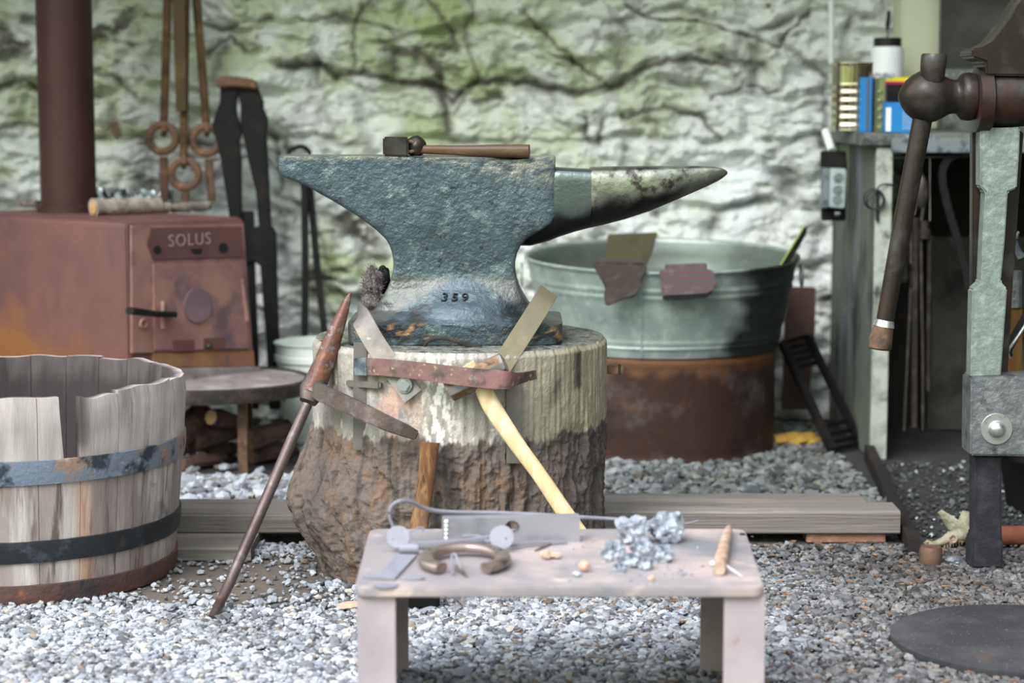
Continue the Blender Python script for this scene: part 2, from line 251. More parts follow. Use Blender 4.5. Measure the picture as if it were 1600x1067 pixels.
# ------------------------------------------------------------------ mesh helpers (everything in world coordinates)
def join(*ds):
    V, F = [], []
    for v, f in ds:
        o = len(V); V += [Vector(p) for p in v]; F += [[i+o for i in q] for q in f]
    return V, F
def box(x0, x1, y0, y1, z0, z1):
    return ([Vector((x, y, z)) for z in (z0, z1) for (x, y) in ((x0, y0), (x1, y0), (x1, y1), (x0, y1))],
            [[3, 2, 1, 0], [4, 5, 6, 7], [0, 1, 5, 4], [1, 2, 6, 5], [2, 3, 7, 6], [3, 0, 4, 7]])
def obox(c, ax, ay, az, sx_, sy_, sz_):
    c = Vector(c); V, F = box(-.5, .5, -.5, .5, -.5, .5)
    return [c+ax*(v.x*sx_)+ay*(v.y*sy_)+az*(v.z*sz_) for v in V], F
def extr(front, off):
    """front: ordered points (seen from the front); off: vector or per point list"""
    n = len(front); b = [p+(off[i] if isinstance(off, list) else off) for i, p in enumerate(front)]
    return list(front)+b, [list(range(n)), list(range(2*n-1, n-1, -1))]+[[(i+1) % n, i, n+i, n+(i+1) % n] for i in range(n)]
def prism(pts, Y, t):
    return extr([P(a, b, Y) for a, b in pts], Vector((0, t, 0)))
def prismN(pts, o, n, t0, t1):
    f = [PL(a, b, o, n)+n*t0 for a, b in pts]; return extr(f, n*(t1-t0))
def section(w, h, n, e):
    if n == 4: return [(-w, -h), (w, -h), (w, h), (-w, h)]
    r = []
    for i in range(n):
        a = 2*math.pi*i/n; c, s = math.cos(a), math.sin(a)
        r.append((w*math.copysign(abs(c)**(2/e), c), h*math.copysign(abs(s)**(2/e), s)))
    return r
def sweep(path, w, h=None, up=(0, 0, 1), n=12, e=2, cap=True, closed=False):
    path = [Vector(p) for p in path]; k = len(path); up = Vector(up)
    h = w if h is None else h
    W = w if isinstance(w, (list, tuple)) else [w]*k; H = h if isinstance(h, (list, tuple)) else [h]*k
    V, F = [], []
    for i, p in enumerate(path):
        if closed: t = path[(i+1) % k]-path[i-1]
        else: t = path[min(i+1, k-1)]-path[max(i-1, 0)]
        t.normalize(); s = t.cross(up)
        if s.length < 1e-4: s = t.cross(Vector((0, 1, .01)))
        s.normalize(); u = s.cross(t)
        V += [p+s*a+u*b for a, b in section(W[i], H[i], n, e)]
    for i in range(k if closed else k-1):
        for j in range(n):
            a, b = i*n+j, i*n+(j+1) % n; c, d = ((i+1) % k)*n+(j+1) % n, ((i+1) % k)*n+j
            F.append([a, b, c, d])
    if cap and not closed: F += [list(range(n-1, -1, -1)), list(range((k-1)*n, k*n))]
    return V, F
def smooth_path(pts, m=6):
    pts = [Vector(p) for p in pts]; o = []
    for i in range(len(pts)-1):
        a, b, c, d = pts[max(i-1, 0)], pts[i], pts[i+1], pts[min(i+2, len(pts)-1)]
        for j in range(m):
            t = j/m; o.append(.5*((2*b)+(c-a)*t+(2*a-5*b+4*c-d)*t*t+(3*b-a-3*c+d)*t**3))
    o.append(pts[-1]); return o
def lerpl(vals, m):
    o = []
    for i in range(len(vals)-1):
        o += [vals[i]+(vals[i+1]-vals[i])*j/m for j in range(m)]
    return o+[vals[-1]]
def cyl(p0, p1, r0, r1=None, n=20): return sweep([p0, p1], [r0, r0 if r1 is None else r1], n=n)
def lathe(prof, c, n=48, axis='z', a0=0., a1=2*math.pi, sy=1.):
    """prof: (r, h) list; closed if ends at r=0"""
    V, F = [], []; c = Vector(c); full = abs(a1-a0-2*math.pi) < 1e-6; nn = n if full else n+1
    for (r, h) in prof:
        for i in range(nn):
            a = a0+(a1-a0)*i/n; x, y = r*math.cos(a), r*math.sin(a)*sy
            V.append(c+(Vector((x, y, h)) if axis == 'z' else Vector((h, x, y)) if axis == 'x' else Vector((x, h, y))))
    for k in range(len(prof)-1):
        for i in range(n):
            j = (i+1) % nn
            F.append([k*nn+i, k*nn+j, (k+1)*nn+j, (k+1)*nn+i])
    return V, F
_ico = {}
def ico(s):
    if s not in _ico:
        b = bmesh.new(); bmesh.ops.create_icosphere(b, subdivisions=s, radius=1)
        _ico[s] = (np.array([v.co[:] for v in b.verts]), [[v.index for v in f.verts] for f in b.faces]); b.free()
    return _ico[s]
def blob(c, s, seed=0, sub=3, amp=.3, freq=1.4, ridged=False, rot=0.):
    v, f = ico(sub); n = fbm(v[:, 0]*freq+seed*5.1, v[:, 1]*freq, v[:, 2]*freq, 4)
    if ridged: n = .5-np.abs(n)*1.6
    v = v*(1+amp*n)[:, None]*np.array(s)
    if rot: ca, sa = math.cos(rot), math.sin(rot); v = np.stack([v[:, 0]*ca-v[:, 1]*sa, v[:, 0]*sa+v[:, 1]*ca, v[:, 2]], 1)
    return [Vector(p)+Vector(c) for p in v], f
def ring(c, r, t, ax1=Vector((1, 0, 0)), ax2=Vector((0, 0, 1)), n=36, tt=None, e=2.5):
    c = Vector(c); up = ax1.cross(ax2)
    return sweep([c+ax1*(r*math.cos(2*math.pi*i/n))+ax2*(r*math.sin(2*math.pi*i/n)) for i in range(n)], t if tt is None else tt, t, up=up, n=10, e=e, closed=True)
def text(s, size, o, ax, ay, depth=.001, extr_=.0008, space=1.):
    c = bpy.data.curves.new('t', 'FONT'); c.body = s; c.size = size; c.extrude = extr_; c.align_x = 'CENTER'; c.align_y = 'CENTER'; c.space_character = space
    ob = bpy.data.objects.new('t', c); COL.objects.link(ob)
    dg = bpy.context.evaluated_depsgraph_get(); me = bpy.data.meshes.new_from_object(ob.evaluated_get(dg))
    az = ax.cross(ay); V = [Vector(o)+ax*v.co.x+ay*v.co.y+az*v.co.z for v in me.vertices]; F = [list(p.vertices) for p in me.polygons]
    bpy.data.objects.remove(ob); bpy.data.curves.remove(c); bpy.data.meshes.remove(me); return V, F
def plate_holes(outer, holes, o, ax, ay, t):
    """flat plate with true holes; 2-D loops in metres"""
    c = bpy.data.curves.new('p', 'CURVE'); c.dimensions = '2D'; c.fill_mode = 'BOTH'; c.extrude = t/2
    for lp in [outer]+holes:
        s = c.splines.new('POLY'); s.points.add(len(lp)-1); s.use_cyclic_u = True
        for i, q in enumerate(lp): s.points[i].co = (q[0], q[1], 0, 1)
    ob = bpy.data.objects.new('p', c); COL.objects.link(ob)
    dg = bpy.context.evaluated_depsgraph_get(); me = bpy.data.meshes.new_from_object(ob.evaluated_get(dg))
    az = ax.cross(ay); V = [Vector(o)+ax*v.co.x+ay*v.co.y+az*v.co.z for v in me.vertices]; F = [list(p.vertices) for p in me.polygons]
    bpy.data.objects.remove(ob); bpy.data.curves.remove(c); bpy.data.meshes.remove(me); return V, F
def circ(cx, cy, r, n=20): return [(cx+r*math.cos(2*math.pi*i/n), cy+r*math.sin(2*math.pi*i/n)) for i in range(n)]

ORG = {}
def build(name, data, mat, parent=None, bevel=0, seg=2, smooth=40, attrs=None, origin=None):
    V, F = data
    if parent is not None: o = ORG[parent.name]
    elif origin is not None: o = Vector(origin)
    else:
        a = np.array([v[:] for v in V]); lo, hi = a.min(0), a.max(0); o = Vector(((lo[0]+hi[0])/2, (lo[1]+hi[1])/2, lo[2]))
    me = bpy.data.meshes.new(name); me.from_pydata([Vector(v)-o for v in V], [], F); me.validate()
    b = bmesh.new(); b.from_mesh(me)
    if not attrs: bmesh.ops.remove_doubles(b, verts=b.verts, dist=1e-5)
    bmesh.ops.recalc_face_normals(b, faces=b.faces)
    if bevel:
        ed = [e_ for e_ in b.edges if len(e_.link_faces) == 2 and e_.calc_face_angle(0) > R(28)]
        bmesh.ops.bevel(b, geom=ed, offset=bevel, segments=seg, affect='EDGES', clamp_overlap=True)
    b.to_mesh(me); b.free()
    if attrs:
        for k, arr in attrs.items():
            at = me.attributes.new(k, 'FLOAT', 'POINT'); at.data.foreach_set('value', np.clip(np.asarray(arr, dtype=np.float32), 0, 1))
    if smooth:
        me.polygons.foreach_set('use_smooth', [True]*len(me.polygons)); me.set_sharp_from_angle(angle=R(smooth))
    if mat: me.materials.append(mat)
    ob = bpy.data.objects.new(name, me); COL.objects.link(ob)
    if parent is not None: ob.parent = parent; ob.location = (0, 0, 0)
    else: ob.location = o
    ORG[ob.name] = o.copy()
    return ob
def thing(name, label, cat, loc, group=None):
    o = bpy.data.objects.new(name, None); o.empty_display_size = .05; COL.objects.link(o); o.location = loc
    o['label'] = label; o['category'] = cat
    if group: o['group'] = group
    ORG[o.name] = Vector(loc); return o
def tag(o, label, cat, group=None, kind=None):
    o['label'] = label; o['category'] = cat
    if group: o['group'] = group
    if kind: o['kind'] = kind
    return o
def struct(name, data, mat, **k):
    o = build(name, data, mat, **k); o['kind'] = 'structure'; return o
XA, YA, ZA = Vector((1, 0, 0)), Vector((0, 1, 0)), Vector((0, 0, 1))

# ================================================================== SETTING
# --- back wall: rough rubble stone under whitewash, with open cracks
WY = 6.16
def wall():
    nx, nz_ = 700, 440; x0, x1, z0, z1 = -2.25, 1.95, -.05, 2.60
    xs = np.linspace(x0, x1, nx); zs = np.linspace(z0, z1, nz_); X, Z = np.meshgrid(xs, zs)
    wx = X+.05*fbm(X*3, Z*3, 1.); wz = Z+.05*fbm(X*3, Z*3, 9.)
    big = fbm(wx*2.2, wz*3.6, 3., 4)
    rid = 1-np.abs(fbm(wx*4.2+wz*1.5, wz*7.5, 5., 5, .55))*2.2
    rd2 = 1-np.abs(fbm(wx*9-wz*6, wz*17+wx*3, 35., 5, .6))*2
    d = .050*big+.021*rid+.009*rd2+.010*fbm(X*14, Z*20, 2., 5, .6)
    # stone joints
    best = np.full(X.shape, 9.); sec = np.full(X.shape, 9.)
    rr = np.random.default_rng(3)
    row = 0; z = -.1
    while z < 2.4:
        h = rr.uniform(.13, .24); x = -2.4+rr.uniform(0, .3)
        while x < 2.1:
            wd = rr.uniform(.18, .48); cx, cz = x+wd/2, z+h/2
            dd = np.maximum(np.abs(wx-cx)/(wd/2), np.abs(wz-cz)/(h/2))
            m = dd < best; sec = np.where(m, best, np.minimum(sec, dd)); best = np.where(m, dd, best); x += wd
        z += h
    stone = sstep(1.0, .72, best); d += .03*stone
    # hand-placed cracks and soot marks (stains with a shape of their own)
    crack = np.zeros(X.shape); PX = X; 
    def toW(px, py): p = P(px, py, WY-.03); return p.x, p.z
    nzx = .014*fbm(X*16, Z*16, 4., 4); nzz = .014*fbm(X*16, Z*16, 8., 4)
    def line(pts, wd, s=1.):
        nonlocal crack, d
        for (a, b) in zip(pts[:-1], pts[1:]):
            ax, az = toW(*a); bx, bz = toW(*b); qx, qz = X+nzx, Z+nzz
            t = np.clip(((qx-ax)*(bx-ax)+(qz-az)*(bz-az))/((bx-ax)**2+(bz-az)**2), 0, 1)
            r = np.hypot(qx-ax-t*(bx-ax), qz-az-t*(bz-az))
            k = np.exp(-(r/wd)**2); crack = np.maximum(crack, k*s); 
            d -= .014*np.exp(-(r/(wd*1.3))**2)*s
    z4 = lambda *p: [(440+x/1.86, y/1.86) for x, y in p]
    for pts, wd, s in [(z4((0,190),(110,185),(160,225),(230,205),(330,235),(440,245),(500,290),(560,240),(700,235),(850,265),(980,250),(1060,190),(1180,170),(1300,190)), .013, .9),
        (z4((230,0),(215,100),(205,190)), .006, .7), (z4((330,155),(410,160),(450,200),(470,290),(480,380)), .017, .9), (z4((420,0),(470,60),(520,140),(430,140)), .009, .7),
        (z4((550,0),(540,110),(570,240),(500,330)), .008, .6), (z4((700,40),(770,100),(850,180),(880,200)), .006, .8), (z4((770,150),(870,190),(960,250)), .006, .8),
        (z4((1000,20),(1100,60),(1200,60),(1350,100),(1440,130),(1540,40)), .006, .9), (z4((1000,330),(1130,310),(1220,340),(1270,400)), .009, .8),
        (z4((880,340),(870,390),(920,420),(935,360)), .009, .8), (z4((1250,290),(1340,260),(1450,260)), .005, .8), (z4((50,60),(150,50),(230,60),(330,90)), .005, .7),
        (z4((640,280),(560,300)), .012, .8), ([(328,85),(356,55),(385,78)], .009, .8), ([(300,30),(345,45),(420,30)], .006, .7), ([(0,135),(40,125),(62,140)], .012, .8),
        ([(150,110),(190,130),(215,150)], .008, .7), ([(430,300),(480,320),(520,420),(600,400)], .009, .6), ([(500,440),(560,470),(590,440)], .012, .7),
        ([(1130,90),(1190,100)], .018, .8), ([(830,330),(900,345),(960,360)], .014, .6), ([(1215,60),(1290,120),(1290,240)], .01, .6), ([(400,200),(430,215),(440,300)], .008, .7),
        ([(1225,420),(1300,410)], .010, .6), ([(1240,470),(1300,465)], .012, .6), ([(0,200),(70,190)], .012, .7), ([(395,470),(425,500)], .012, .7)]:
        line(pts, wd, s)
    def spot(px, py, r, s=1.):
        ax, az = toW(px, py); return s*np.exp(-(((X+nzx*2-ax)**2+(Z+nzz*2-az)**2)/r**2))
    patt = sstep(-.05, .45, fbm(X*11, Z*15, 6., 5, .6))
    for q in [(165,40,.10,.9),(215,60,.06,.9),(25,60,.12,.8),(20,160,.08,.8),(560,350,.12,.9),(530,440,.13,.9),(940,90,.07,.8),(1160,95,.06,.9),(1290,230,.05,.9),(1295,170,.05,.8),(395,60,.03,.9),(470,225,.06,.9),(590,60,.05,.6),(700,90,.08,.6),(1010,170,.08,.4),(170,350,.1,.7),(220,260,.06,.8),(1262,320,.05,.7),(1290,500,.08,.7),(1225,250,.03,.6)]:
        crack = np.maximum(crack, spot(*q)*patt)
    joint = sstep(.80, 1.02, best)*sstep(-.1, .4, fbm(X*5, Z*5, 12., 4))
    crack = np.maximum(crack, joint*.6)
    green_cast = np.zeros(X.shape)  # green light from the trees outside, painted into the wall colour
    for q in [(700,60,.55,1.),(150,60,.45,1.),(400,60,.4,.8),(900,100,.5,.8),(560,420,.16,1.2),(700,300,.3,.6),(1150,20,.3,.4),(50,100,.3,.9)]: green_cast = np.maximum(green_cast, spot(*q))
    green_cast *= .25+.75*sstep(-.3, .4, fbm(X*6, Z*8, 15., 5))
    pale_patch = np.zeros(X.shape)  # paler bluish white patches on the wall
    for q in [(1150,300,.30,1.),(950,310,.2,.7),(350,300,.3,.8),(60,280,.25,.7),(450,380,.2,.7),(1230,180,.15,.8)]: pale_patch = np.maximum(pale_patch, spot(*q))
    pale_patch *= sstep(-.4, .2, fbm(X*8, Z*10, 25., 4))
    V = np.stack([X, WY-d, Z], -1).reshape(-1, 3)
    i = np.arange(nx*nz_).reshape(nz_, nx); F = np.stack([i[:-1, :-1], i[:-1, 1:], i[1:, 1:], i[1:, :-1]], -1).reshape(-1, 4)
    return (V, F.tolist()), dict(crack=np.clip(crack.ravel()*1.2, 0, .95), green_cast=green_cast.ravel(), pale_patch=pale_patch.ravel()*.7)
wd_, wa = wall()
def build_fast(name, V, F, mat, attrs=None, smooth=True, origin=(0, 0, 0)):
    me = bpy.data.meshes.new(name); V = np.asarray(V, dtype=np.float32)-np.array(origin, dtype=np.float32); F = np.asarray(F)
    k = F.shape[1]; me.vertices.add(len(V)); me.vertices.foreach_set('co', V.ravel())
    me.loops.add(F.size); me.loops.foreach_set('vertex_index', F.ravel().astype(np.int32))
    me.polygons.add(len(F)); me.polygons.foreach_set('loop_start', np.arange(0, F.size, k, dtype=np.int32)); me.polygons.foreach_set('loop_total', np.full(len(F), k, dtype=np.int32))
    me.update(calc_edges=True)
    for a, arr in (attrs or {}).items():
        at = me.attributes.new(a, 'FLOAT', 'POINT'); at.data.foreach_set('value', np.clip(np.asarray(arr, dtype=np.float32), 0, 1))
    me.polygons.foreach_set('use_smooth', [smooth]*len(me.polygons))
    me.materials.append(mat); ob = bpy.data.objects.new(name, me); COL.objects.link(ob); ob.location = origin; ORG[ob.name] = Vector(origin); return ob
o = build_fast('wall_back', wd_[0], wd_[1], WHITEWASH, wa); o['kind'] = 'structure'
struct('wall_left', box(-2.4, -2.2, 4.9, 6.4, -.05, 2.6), WHITEWASH)
struct('wall_right', box(1.9, 2.1, 2.6, 6.4, -.05, 2.6), GRIME)  # unseen; carried forward to darken the right side
struct('ceiling', box(-2.5, 2.2, 4.50, 6.4, 2.55, 2.61), ROOFM)  # unseen; front edge set to shape the light on the back wall
# --- floor
def floor():
    xs = np.concatenate([[-9, -5, -3], np.linspace(-2.2, 2.2, 260), [3, 5, 9]]); ys = np.concatenate([[-6, -2, 1], np.linspace(2.4, 6.4, 240)])
    X, Y = np.meshgrid(xs, ys); inn = (np.abs(X) < 2.3) & (Y > 2.3)
    Z = np.where(inn, .004*fbm(X*5, Y*5, 1., 4)-.002, -.004)
    packed = np.exp(-(((X+.62)/.36)**4+((Y-4.02)/.28)**4))
    i = np.arange(X.size).reshape(X.shape); F = np.stack([i[:-1, :-1], i[:-1, 1:], i[1:, 1:], i[1:, :-1]], -1).reshape(-1, 4)
    darkened = np.maximum(sstep(.80, .90, X)*sstep(4.2, 4.4, Y)*.9, sstep(-.40, -.5, X)*sstep(5.10, 5.2, Y)*.75)  # cinder-dark floor right of the kerb; ground also darker under the stove
    return np.stack([X, Y, Z], -1).reshape(-1, 3), F, packed.ravel(), darkened.ravel()
fv, ff, pk, so2 = floor(); o = build_fast('floor', fv, ff, EARTH, dict(packed=pk, darkened=so2)); o['kind'] = 'structure'
# --- loose stones
def gravel(name, label, n, xr, yr, size, cols, keep, dust=None, dirt=None, zf=.3, flat=.75):
    v0, f0 = ico(1); v0 = v0[:, :]; f0 = np.array(f0)
    x = rng.uniform(*xr, n*3); y = rng.uniform(*yr, n*3); k = keep(x, y) > rng.uniform(0, 1, n*3); x, y = x[k][:n], y[k][:n]; n = len(x)
    s = size*np.exp(rng.normal(0, .33, n)); 
    v = v0[None]*(1+rng.uniform(-.28, .28, (n, len(v0), 1)))
    v = v*np.stack([rng.uniform(.8, 1.3, n), rng.uniform(.7, 1.1, n), rng.uniform(.45, flat, n)], 1)[:, None, :]*s[:, None, None]
    a = rng.uniform(0, 6.28, n); ca, sa = np.cos(a)[:, None], np.sin(a)[:, None]
    t = rng.normal(0, .35, n); ct, st = np.cos(t)[:, None], np.sin(t)[:, None]
    vx, vz = v[..., 0]*ct-v[..., 2]*st, v[..., 0]*st+v[..., 2]*ct
    X, Y = vx*ca-v[..., 1]*sa, vx*sa+v[..., 1]*ca
    z = s*zf+rng.uniform(0, size*.7, n)
    V = np.stack([X+x[:, None], Y+y[:, None], vz+z[:, None]], -1).reshape(-1, 3)
    F = (f0[None]+np.arange(n)[:, None, None]*len(v0)).reshape(-1, 3)
    at = dict(dust=np.repeat(dust(x, y), len(v0))) if dust else None
    ob = build_fast(name, V, F, stones_mat(name+'_tone', cols, dirt=dirt), at, smooth=False, origin=(0, (yr[0]+yr[1])/2, 0))
    return tag(ob, label, 'gravel', kind='stuff')
BAR_C = (-1.012, 4.115); ST_C = (-.104, 4.18)
def clear(x, y):
    k = np.ones_like(x)
    k *= np.hypot(x-BAR_C[0], y-BAR_C[1]) > .30
    k *= np.hypot(x-ST_C[0], y-ST_C[1]) > .29
    return k
def keep_front(x, y):
    k = clear(x, y); k *= np.abs(x) < .27*y+.05
    k *= 1-.93*np.exp(-(((x+.62)/.33)**6+((y-4.02)/.25)**6))
    k *= 1-.9*((np.hypot(x-.905, y-3.53) < .235))
    k *= np.where((x > .86) & (y > 4.30), .0, 1)
    k *= np.where(x > .25+(3.9-y)*.1, np.where(y > 4.15, .35, .75), 1)
    return k
def dust_front(x, y):
    r = sstep(.15, .75, x+.15*fbm(x*3, y*3, 2.))*.85
    return np.clip(r+.35*sstep(.1, .5, fbm(x*4, y*4, 7.)), 0, 1)
GC = [(0, (.40, .42, .46)), (.24, (.27, .29, .33)), (.44, (.56, .58, .62)), (.54, (.17, .175, .19)), (.70, (.34, .345, .36)), (.82, (.10, .10, .105)), (.92, (.44, .41, .37)), (.97, (.24, .19, .15))]
gravel('gravel', 'bluish grey crushed gravel spread over the ground in front of and under the bench', 62000, (-1.2, 1.2), (2.55, 4.34), .0054, GC, keep_front, dust_front, (.25, .215, .19))
def keep_back(x, y):
    k = (np.hypot(x-.41, y-5.6) > .31)*1.
    k *= np.where(x > .88, .0, 1); k *= np.where((x < -.45) & (y > 5.12), .06, 1); return k
gravel('gravel', 'coarser gravel lying behind the long timbers, around the rusty drum', 11000, (-1.3, 1.5), (4.56, 5.95), .0105, GC, keep_back, lambda x, y: sstep(-.2, .5, x)*.95, (.33, .35, .31))
gravel('cinders', 'dark cinders and grit strewn on the floor right of the dark kerb board', 2600, (.84, 1.8), (4.32, 5.36), .0042, [(0, (.05, .052, .055)), (.4, (.09, .095, .10)), (.75, (.03, .03, .03)), (.93, (.45, .47, .5))], lambda x, y: np.where(x > .90+(y-4.4)*.06, 1., 0.))
def needles():
    n = 420; x = rng.uniform(.0, 1.15, n); y = rng.uniform(2.6, 4.4, n); V = []; F = []
    for i in range(n):
        a = rng.uniform(-1.5, 1.5); l = rng.uniform(.003, .010); dx, dy = math.cos(a)*l, math.sin(a)*l; z = rng.uniform(.014, .018); b = len(V)
        if math.hypot(x[i]-.905, y[i]-3.53) < .25: continue
        wv = .0005; V += [(x[i]-dx, y[i]-dy-wv, z), (x[i]+dx, y[i]+dy-wv, z), (x[i]+dx, y[i]+dy+wv, z+.001), (x[i]-dx, y[i]-dy+wv, z+.001), (x[i]-dx, y[i]-dy, z-.002), (x[i]+dx, y[i]+dy, z-.002)]
        F += [[b, b+1, b+2, b+3], [b, b+4, b+5, b+1], [b+3, b+2, b+5, b+4]]
    return V, F
tag(build('pine_needles', needles(), M('dry_needles', (.20, .10, .055), [((.34, .20, .11), 30, .5, .6)], rough=.7), smooth=0), 'orange brown pine needles scattered over the gravel', 'needles', kind='stuff')

# ================================================================== BARREL
def barrel():
    cx, cy = BAR_C; bleach = []; t = thing('half_barrel', 'weathered oak half barrel with three rusty hoops standing on the gravel', 'barrel', (cx, cy, 0))
    n = 26; V, F, stave_dark, rust = [], [], [], []
    Rz = lambda z: .312+.033*min(z/.36, 1)**.8
    for k in range(n):
        a0 = 2*math.pi*k/n+.0016; a1 = 2*math.pi*(k+1)/n-.0016; mid = (a0+a1)/2
        rr = random.Random(k*13+5)
        top = .400+rr.uniform(-.002, .002)
        frontness = -math.sin(mid); rightness = math.cos(mid)
        gap = False
        px = 800+FPX*(cx+.345*math.cos(mid))/(cy+.345*math.sin(mid))
        if frontness > .2:
            top = .404+rr.uniform(-.002, .002)
            if 84 < px < 128: gap = True
            if px > 190: top = .407
        m, q = 8, 14
        for side in (0, 1):
            for j in range(q+1):
                for i in range(m+1):
                    u = i/m; a = a0+(a1-a0)*u
                    tt = top+.006*float(perlin((k+u)*1.3, .5, .5))
                    if gap and u > .60: tt = .272+.02*u+.03*float(perlin(u*9, 3.3, .2))
                    if frontness > .2 and 128 < px < 200: tt -= .004+.005*float(perlin(u*3+k, 1.5, .2))
                    z = tt*j/q; r = Rz(z)-(.026 if side else 0)+(.0015*math.sin(u*math.pi) if not side else 0)
                    if j == q: r += (.003 if side else -.004)
                    V.append(Vector((cx+r*math.cos(a), cy+r*math.sin(a), z)))
                    pxx = 800+FPX*V[-1].x/V[-1].y
                    stave_dark.append((1. if side else 0.)*(.84+.15*sstep(.385, .345, z+.05*float(perlin(a*14, z*6, 1.))))+.5*math.exp(-((pxx-188)/9)**2)*float(sstep(.33, .38, z))*(1-side)*(frontness > 0)+.9*math.exp(-((pxx-120)/12)**2)*float(sstep(.26, .33, z))*(1-side)*(frontness > 0))  # inner faces darker, more so lower down; two dark streaks outside
                    bleach.append(0. if side else .75*float(sstep(.275, .29, z))*(.55+.45*float(perlin(k*2.7, z*12, u*2))))
                    rust.append(.6*math.exp(-((pxx-118)/12)**2)*float(sstep(.25, .22, z))*(frontness > 0)*(1-side))
        b = k*2*(q+1)*(m+1); S = (q+1)*(m+1); I = lambda s, j, i: b+s*S+j*(m+1)+i
        for j in range(q):
            for i in range(m):
                F.append([I(0, j, i), I(0, j, i+1), I(0, j+1, i+1), I(0, j+1, i)]); F.append([I(1, j, i+1), I(1, j, i), I(1, j+1, i), I(1, j+1, i+1)])
            F.append([I(0, j, 0), I(0, j+1, 0), I(1, j+1, 0), I(1, j, 0)]); F.append([I(0, j, m), I(1, j, m), I(1, j+1, m), I(0, j+1, m)])
        for i in range(m): F.append([I(0, q, i), I(0, q, i+1), I(1, q, i+1), I(1, q, i)])
    build('staves', (V, F), STAVE, t, attrs=dict(bleach=bleach, stave_dark=stave_dark, rust=rust), smooth=50)
    build('bottom_head', lathe([(0, .03), (.285, .03), (.285, .045), (0, .045)], (cx, cy, 0), 40), STAVE, t)
    def hoop(z0, z1, mt):
        pr = [(Rz(z0)+.0005, z0), (Rz(z0)+.0055, z0+.001), (Rz((z0+z1)/2)+.007, (z0+z1)/2), (Rz(z1)+.0055, z1-.001), (Rz(z1)+.0005, z1)]
        build('hoop', lathe(pr, (cx, cy, 0), 96), mt, t)
    hoop(.237, .285, HOOPB); hoop(.085, .128, HOOPK); hoop(.001, .042, HOOPR)
barrel()

# ================================================================== STUMP
def stump():
    cx, cy = ST_C; na, nz_ = 720, 260; zt = .476
    A, Z = np.meshgrid(np.linspace(0, 2*math.pi, na, endpoint=False), np.linspace(0, zt, nz_))
    r = .298-.004*np.cos(A)*0
    left = np.clip(-np.cos(A), 0, 1)
    r = .298+left**2*(.052*np.exp(-((Z-.15)/.085)**2)-.012*sstep(.08, 0, Z)+.006)
    low = sstep(.33, .27, Z)
    cx3, sx3 = np.cos(A), np.sin(A)
    bark = (np.abs(fbm(cx3*6, sx3*6, Z*12, 5, .6))*-.014+.004)*low-.008*low*sstep(.15, .5, fbm(A*9, Z*1.5, 44., 4))+.012*fbm(cx3*2, sx3*2, Z*5, 4)*(low*.9+.12)+.004*low-.006*np.clip(cx3, 0, 1)*low
    r = r+bark+.0025*fbm(A*30, Z*5, 8., 3)-.007*sstep(zt-.012, zt, Z)
    X = cx+r*np.cos(A); Y = cy+r*np.sin(A)
    px = 800+FPX*X/Y; front = (np.sin(A) < .2)*1.
    edge = .302+.016*fbm(A*6, .3, .3, 3)+.012*np.abs(fbm(A*26, .7, .7, 3))
    barkm = sstep(edge+.004, edge-.004, Z)
    n1 = fbm(A*22, Z*26, 1., 5, .6); n2 = fbm(A*10, Z*12, 5., 5, .6)
    white = (np.exp(-((px-686)/30)**2)*.95+.6*np.exp(-((px-775)/16)**2)*sstep(.42, .36, Z)+.3*np.exp(-((px-610)/60)**2))*front*sstep(-.12, .15, n1)*(1-barkm)
    pink = np.exp(-((px-612)/38)**2)*front*sstep(-.15, .35, n2)*(1-barkm)*.8
    olive = sstep(780, 860, px)*front*(1-barkm)*.62  # green surrounding light on the stump's right side, painted into the colour
    bred = barkm*sstep(-.1, .5, n2)*(np.exp(-((px-560)/80)**2)+np.exp(-((px-770)/110)**2))*.8
    stain_dark = np.exp(-((px-904)/7)**2)*sstep(.385, .40, Z)*sstep(.48, .46, Z)*front+.8*np.exp(-((px-870-(Z-.40)*200)/8)**2)*np.exp(-((Z-.40)/.03)**2)*front
    stain_dark = np.maximum(stain_dark, barkm*sstep(.15, .5, fbm(A*7, Z*3, 21., 4))*.7)
    stain_dark = np.maximum(stain_dark, barkm*sstep(860, 900, px)*front*(.45+.5*np.sin(A*90)**2*.6))  # bark darker toward the right edge, in vertical streaks
    V = np.stack([X, Y, Z], -1).reshape(-1, 3)
    i = np.arange(na*nz_).reshape(nz_, na); j = np.roll(i, -1, 1); F = np.stack([i[:-1], j[:-1], j[1:], i[1:]], -1).reshape(-1, 4)
    t = thing('tree_stump', 'thick tree stump carrying the anvil, light sawn wood above and bark below', 'stump', (cx, cy, 0))
    ob = build_fast('trunk', V-np.array([cx, cy, 0]), F, STUMPM, dict(white=white.ravel(), pink=pink.ravel(), olive=olive.ravel(), bark=barkm.ravel(), barkred=bred.ravel(), stain_dark=stain_dark.ravel()))
    ob.parent = t; ORG[ob.name] = Vector((cx, cy, 0))
    # top surface, slightly dished and rough
    V2 = []; F2 = []; nr = 24
    top = V[-na:]
    for k in range(nr+1):
        f = 1-k/nr
        for q in range(na):
            x, y = cx+(top[q, 0]-cx)*f, cy+(top[q, 1]-cy)*f
            V2.append((x, y, zt if k == 0 else zt+.003*min(1, k/3)))
    V2 = np.array(V2); V2[na:, 2] += .0015*fbm(V2[na:, 0]*40, V2[na:, 1]*40, 0., 3)
    i = np.arange(na*(nr+1)).reshape(nr+1, na); j = np.roll(i, -1, 1); F2 = np.stack([i[:-1], j[:-1], j[1:], i[1:]], -1).reshape(-1, 4)
    ob = build_fast('sawn_top', V2-np.array([cx, cy, 0]), F2, STUMPTOP); ob.parent = t; ORG[ob.name] = Vector((cx, cy, 0)); ob['label'] = 'grey cinder covered sawn end'
    return t
stump_t = stump(); ZT = .4805
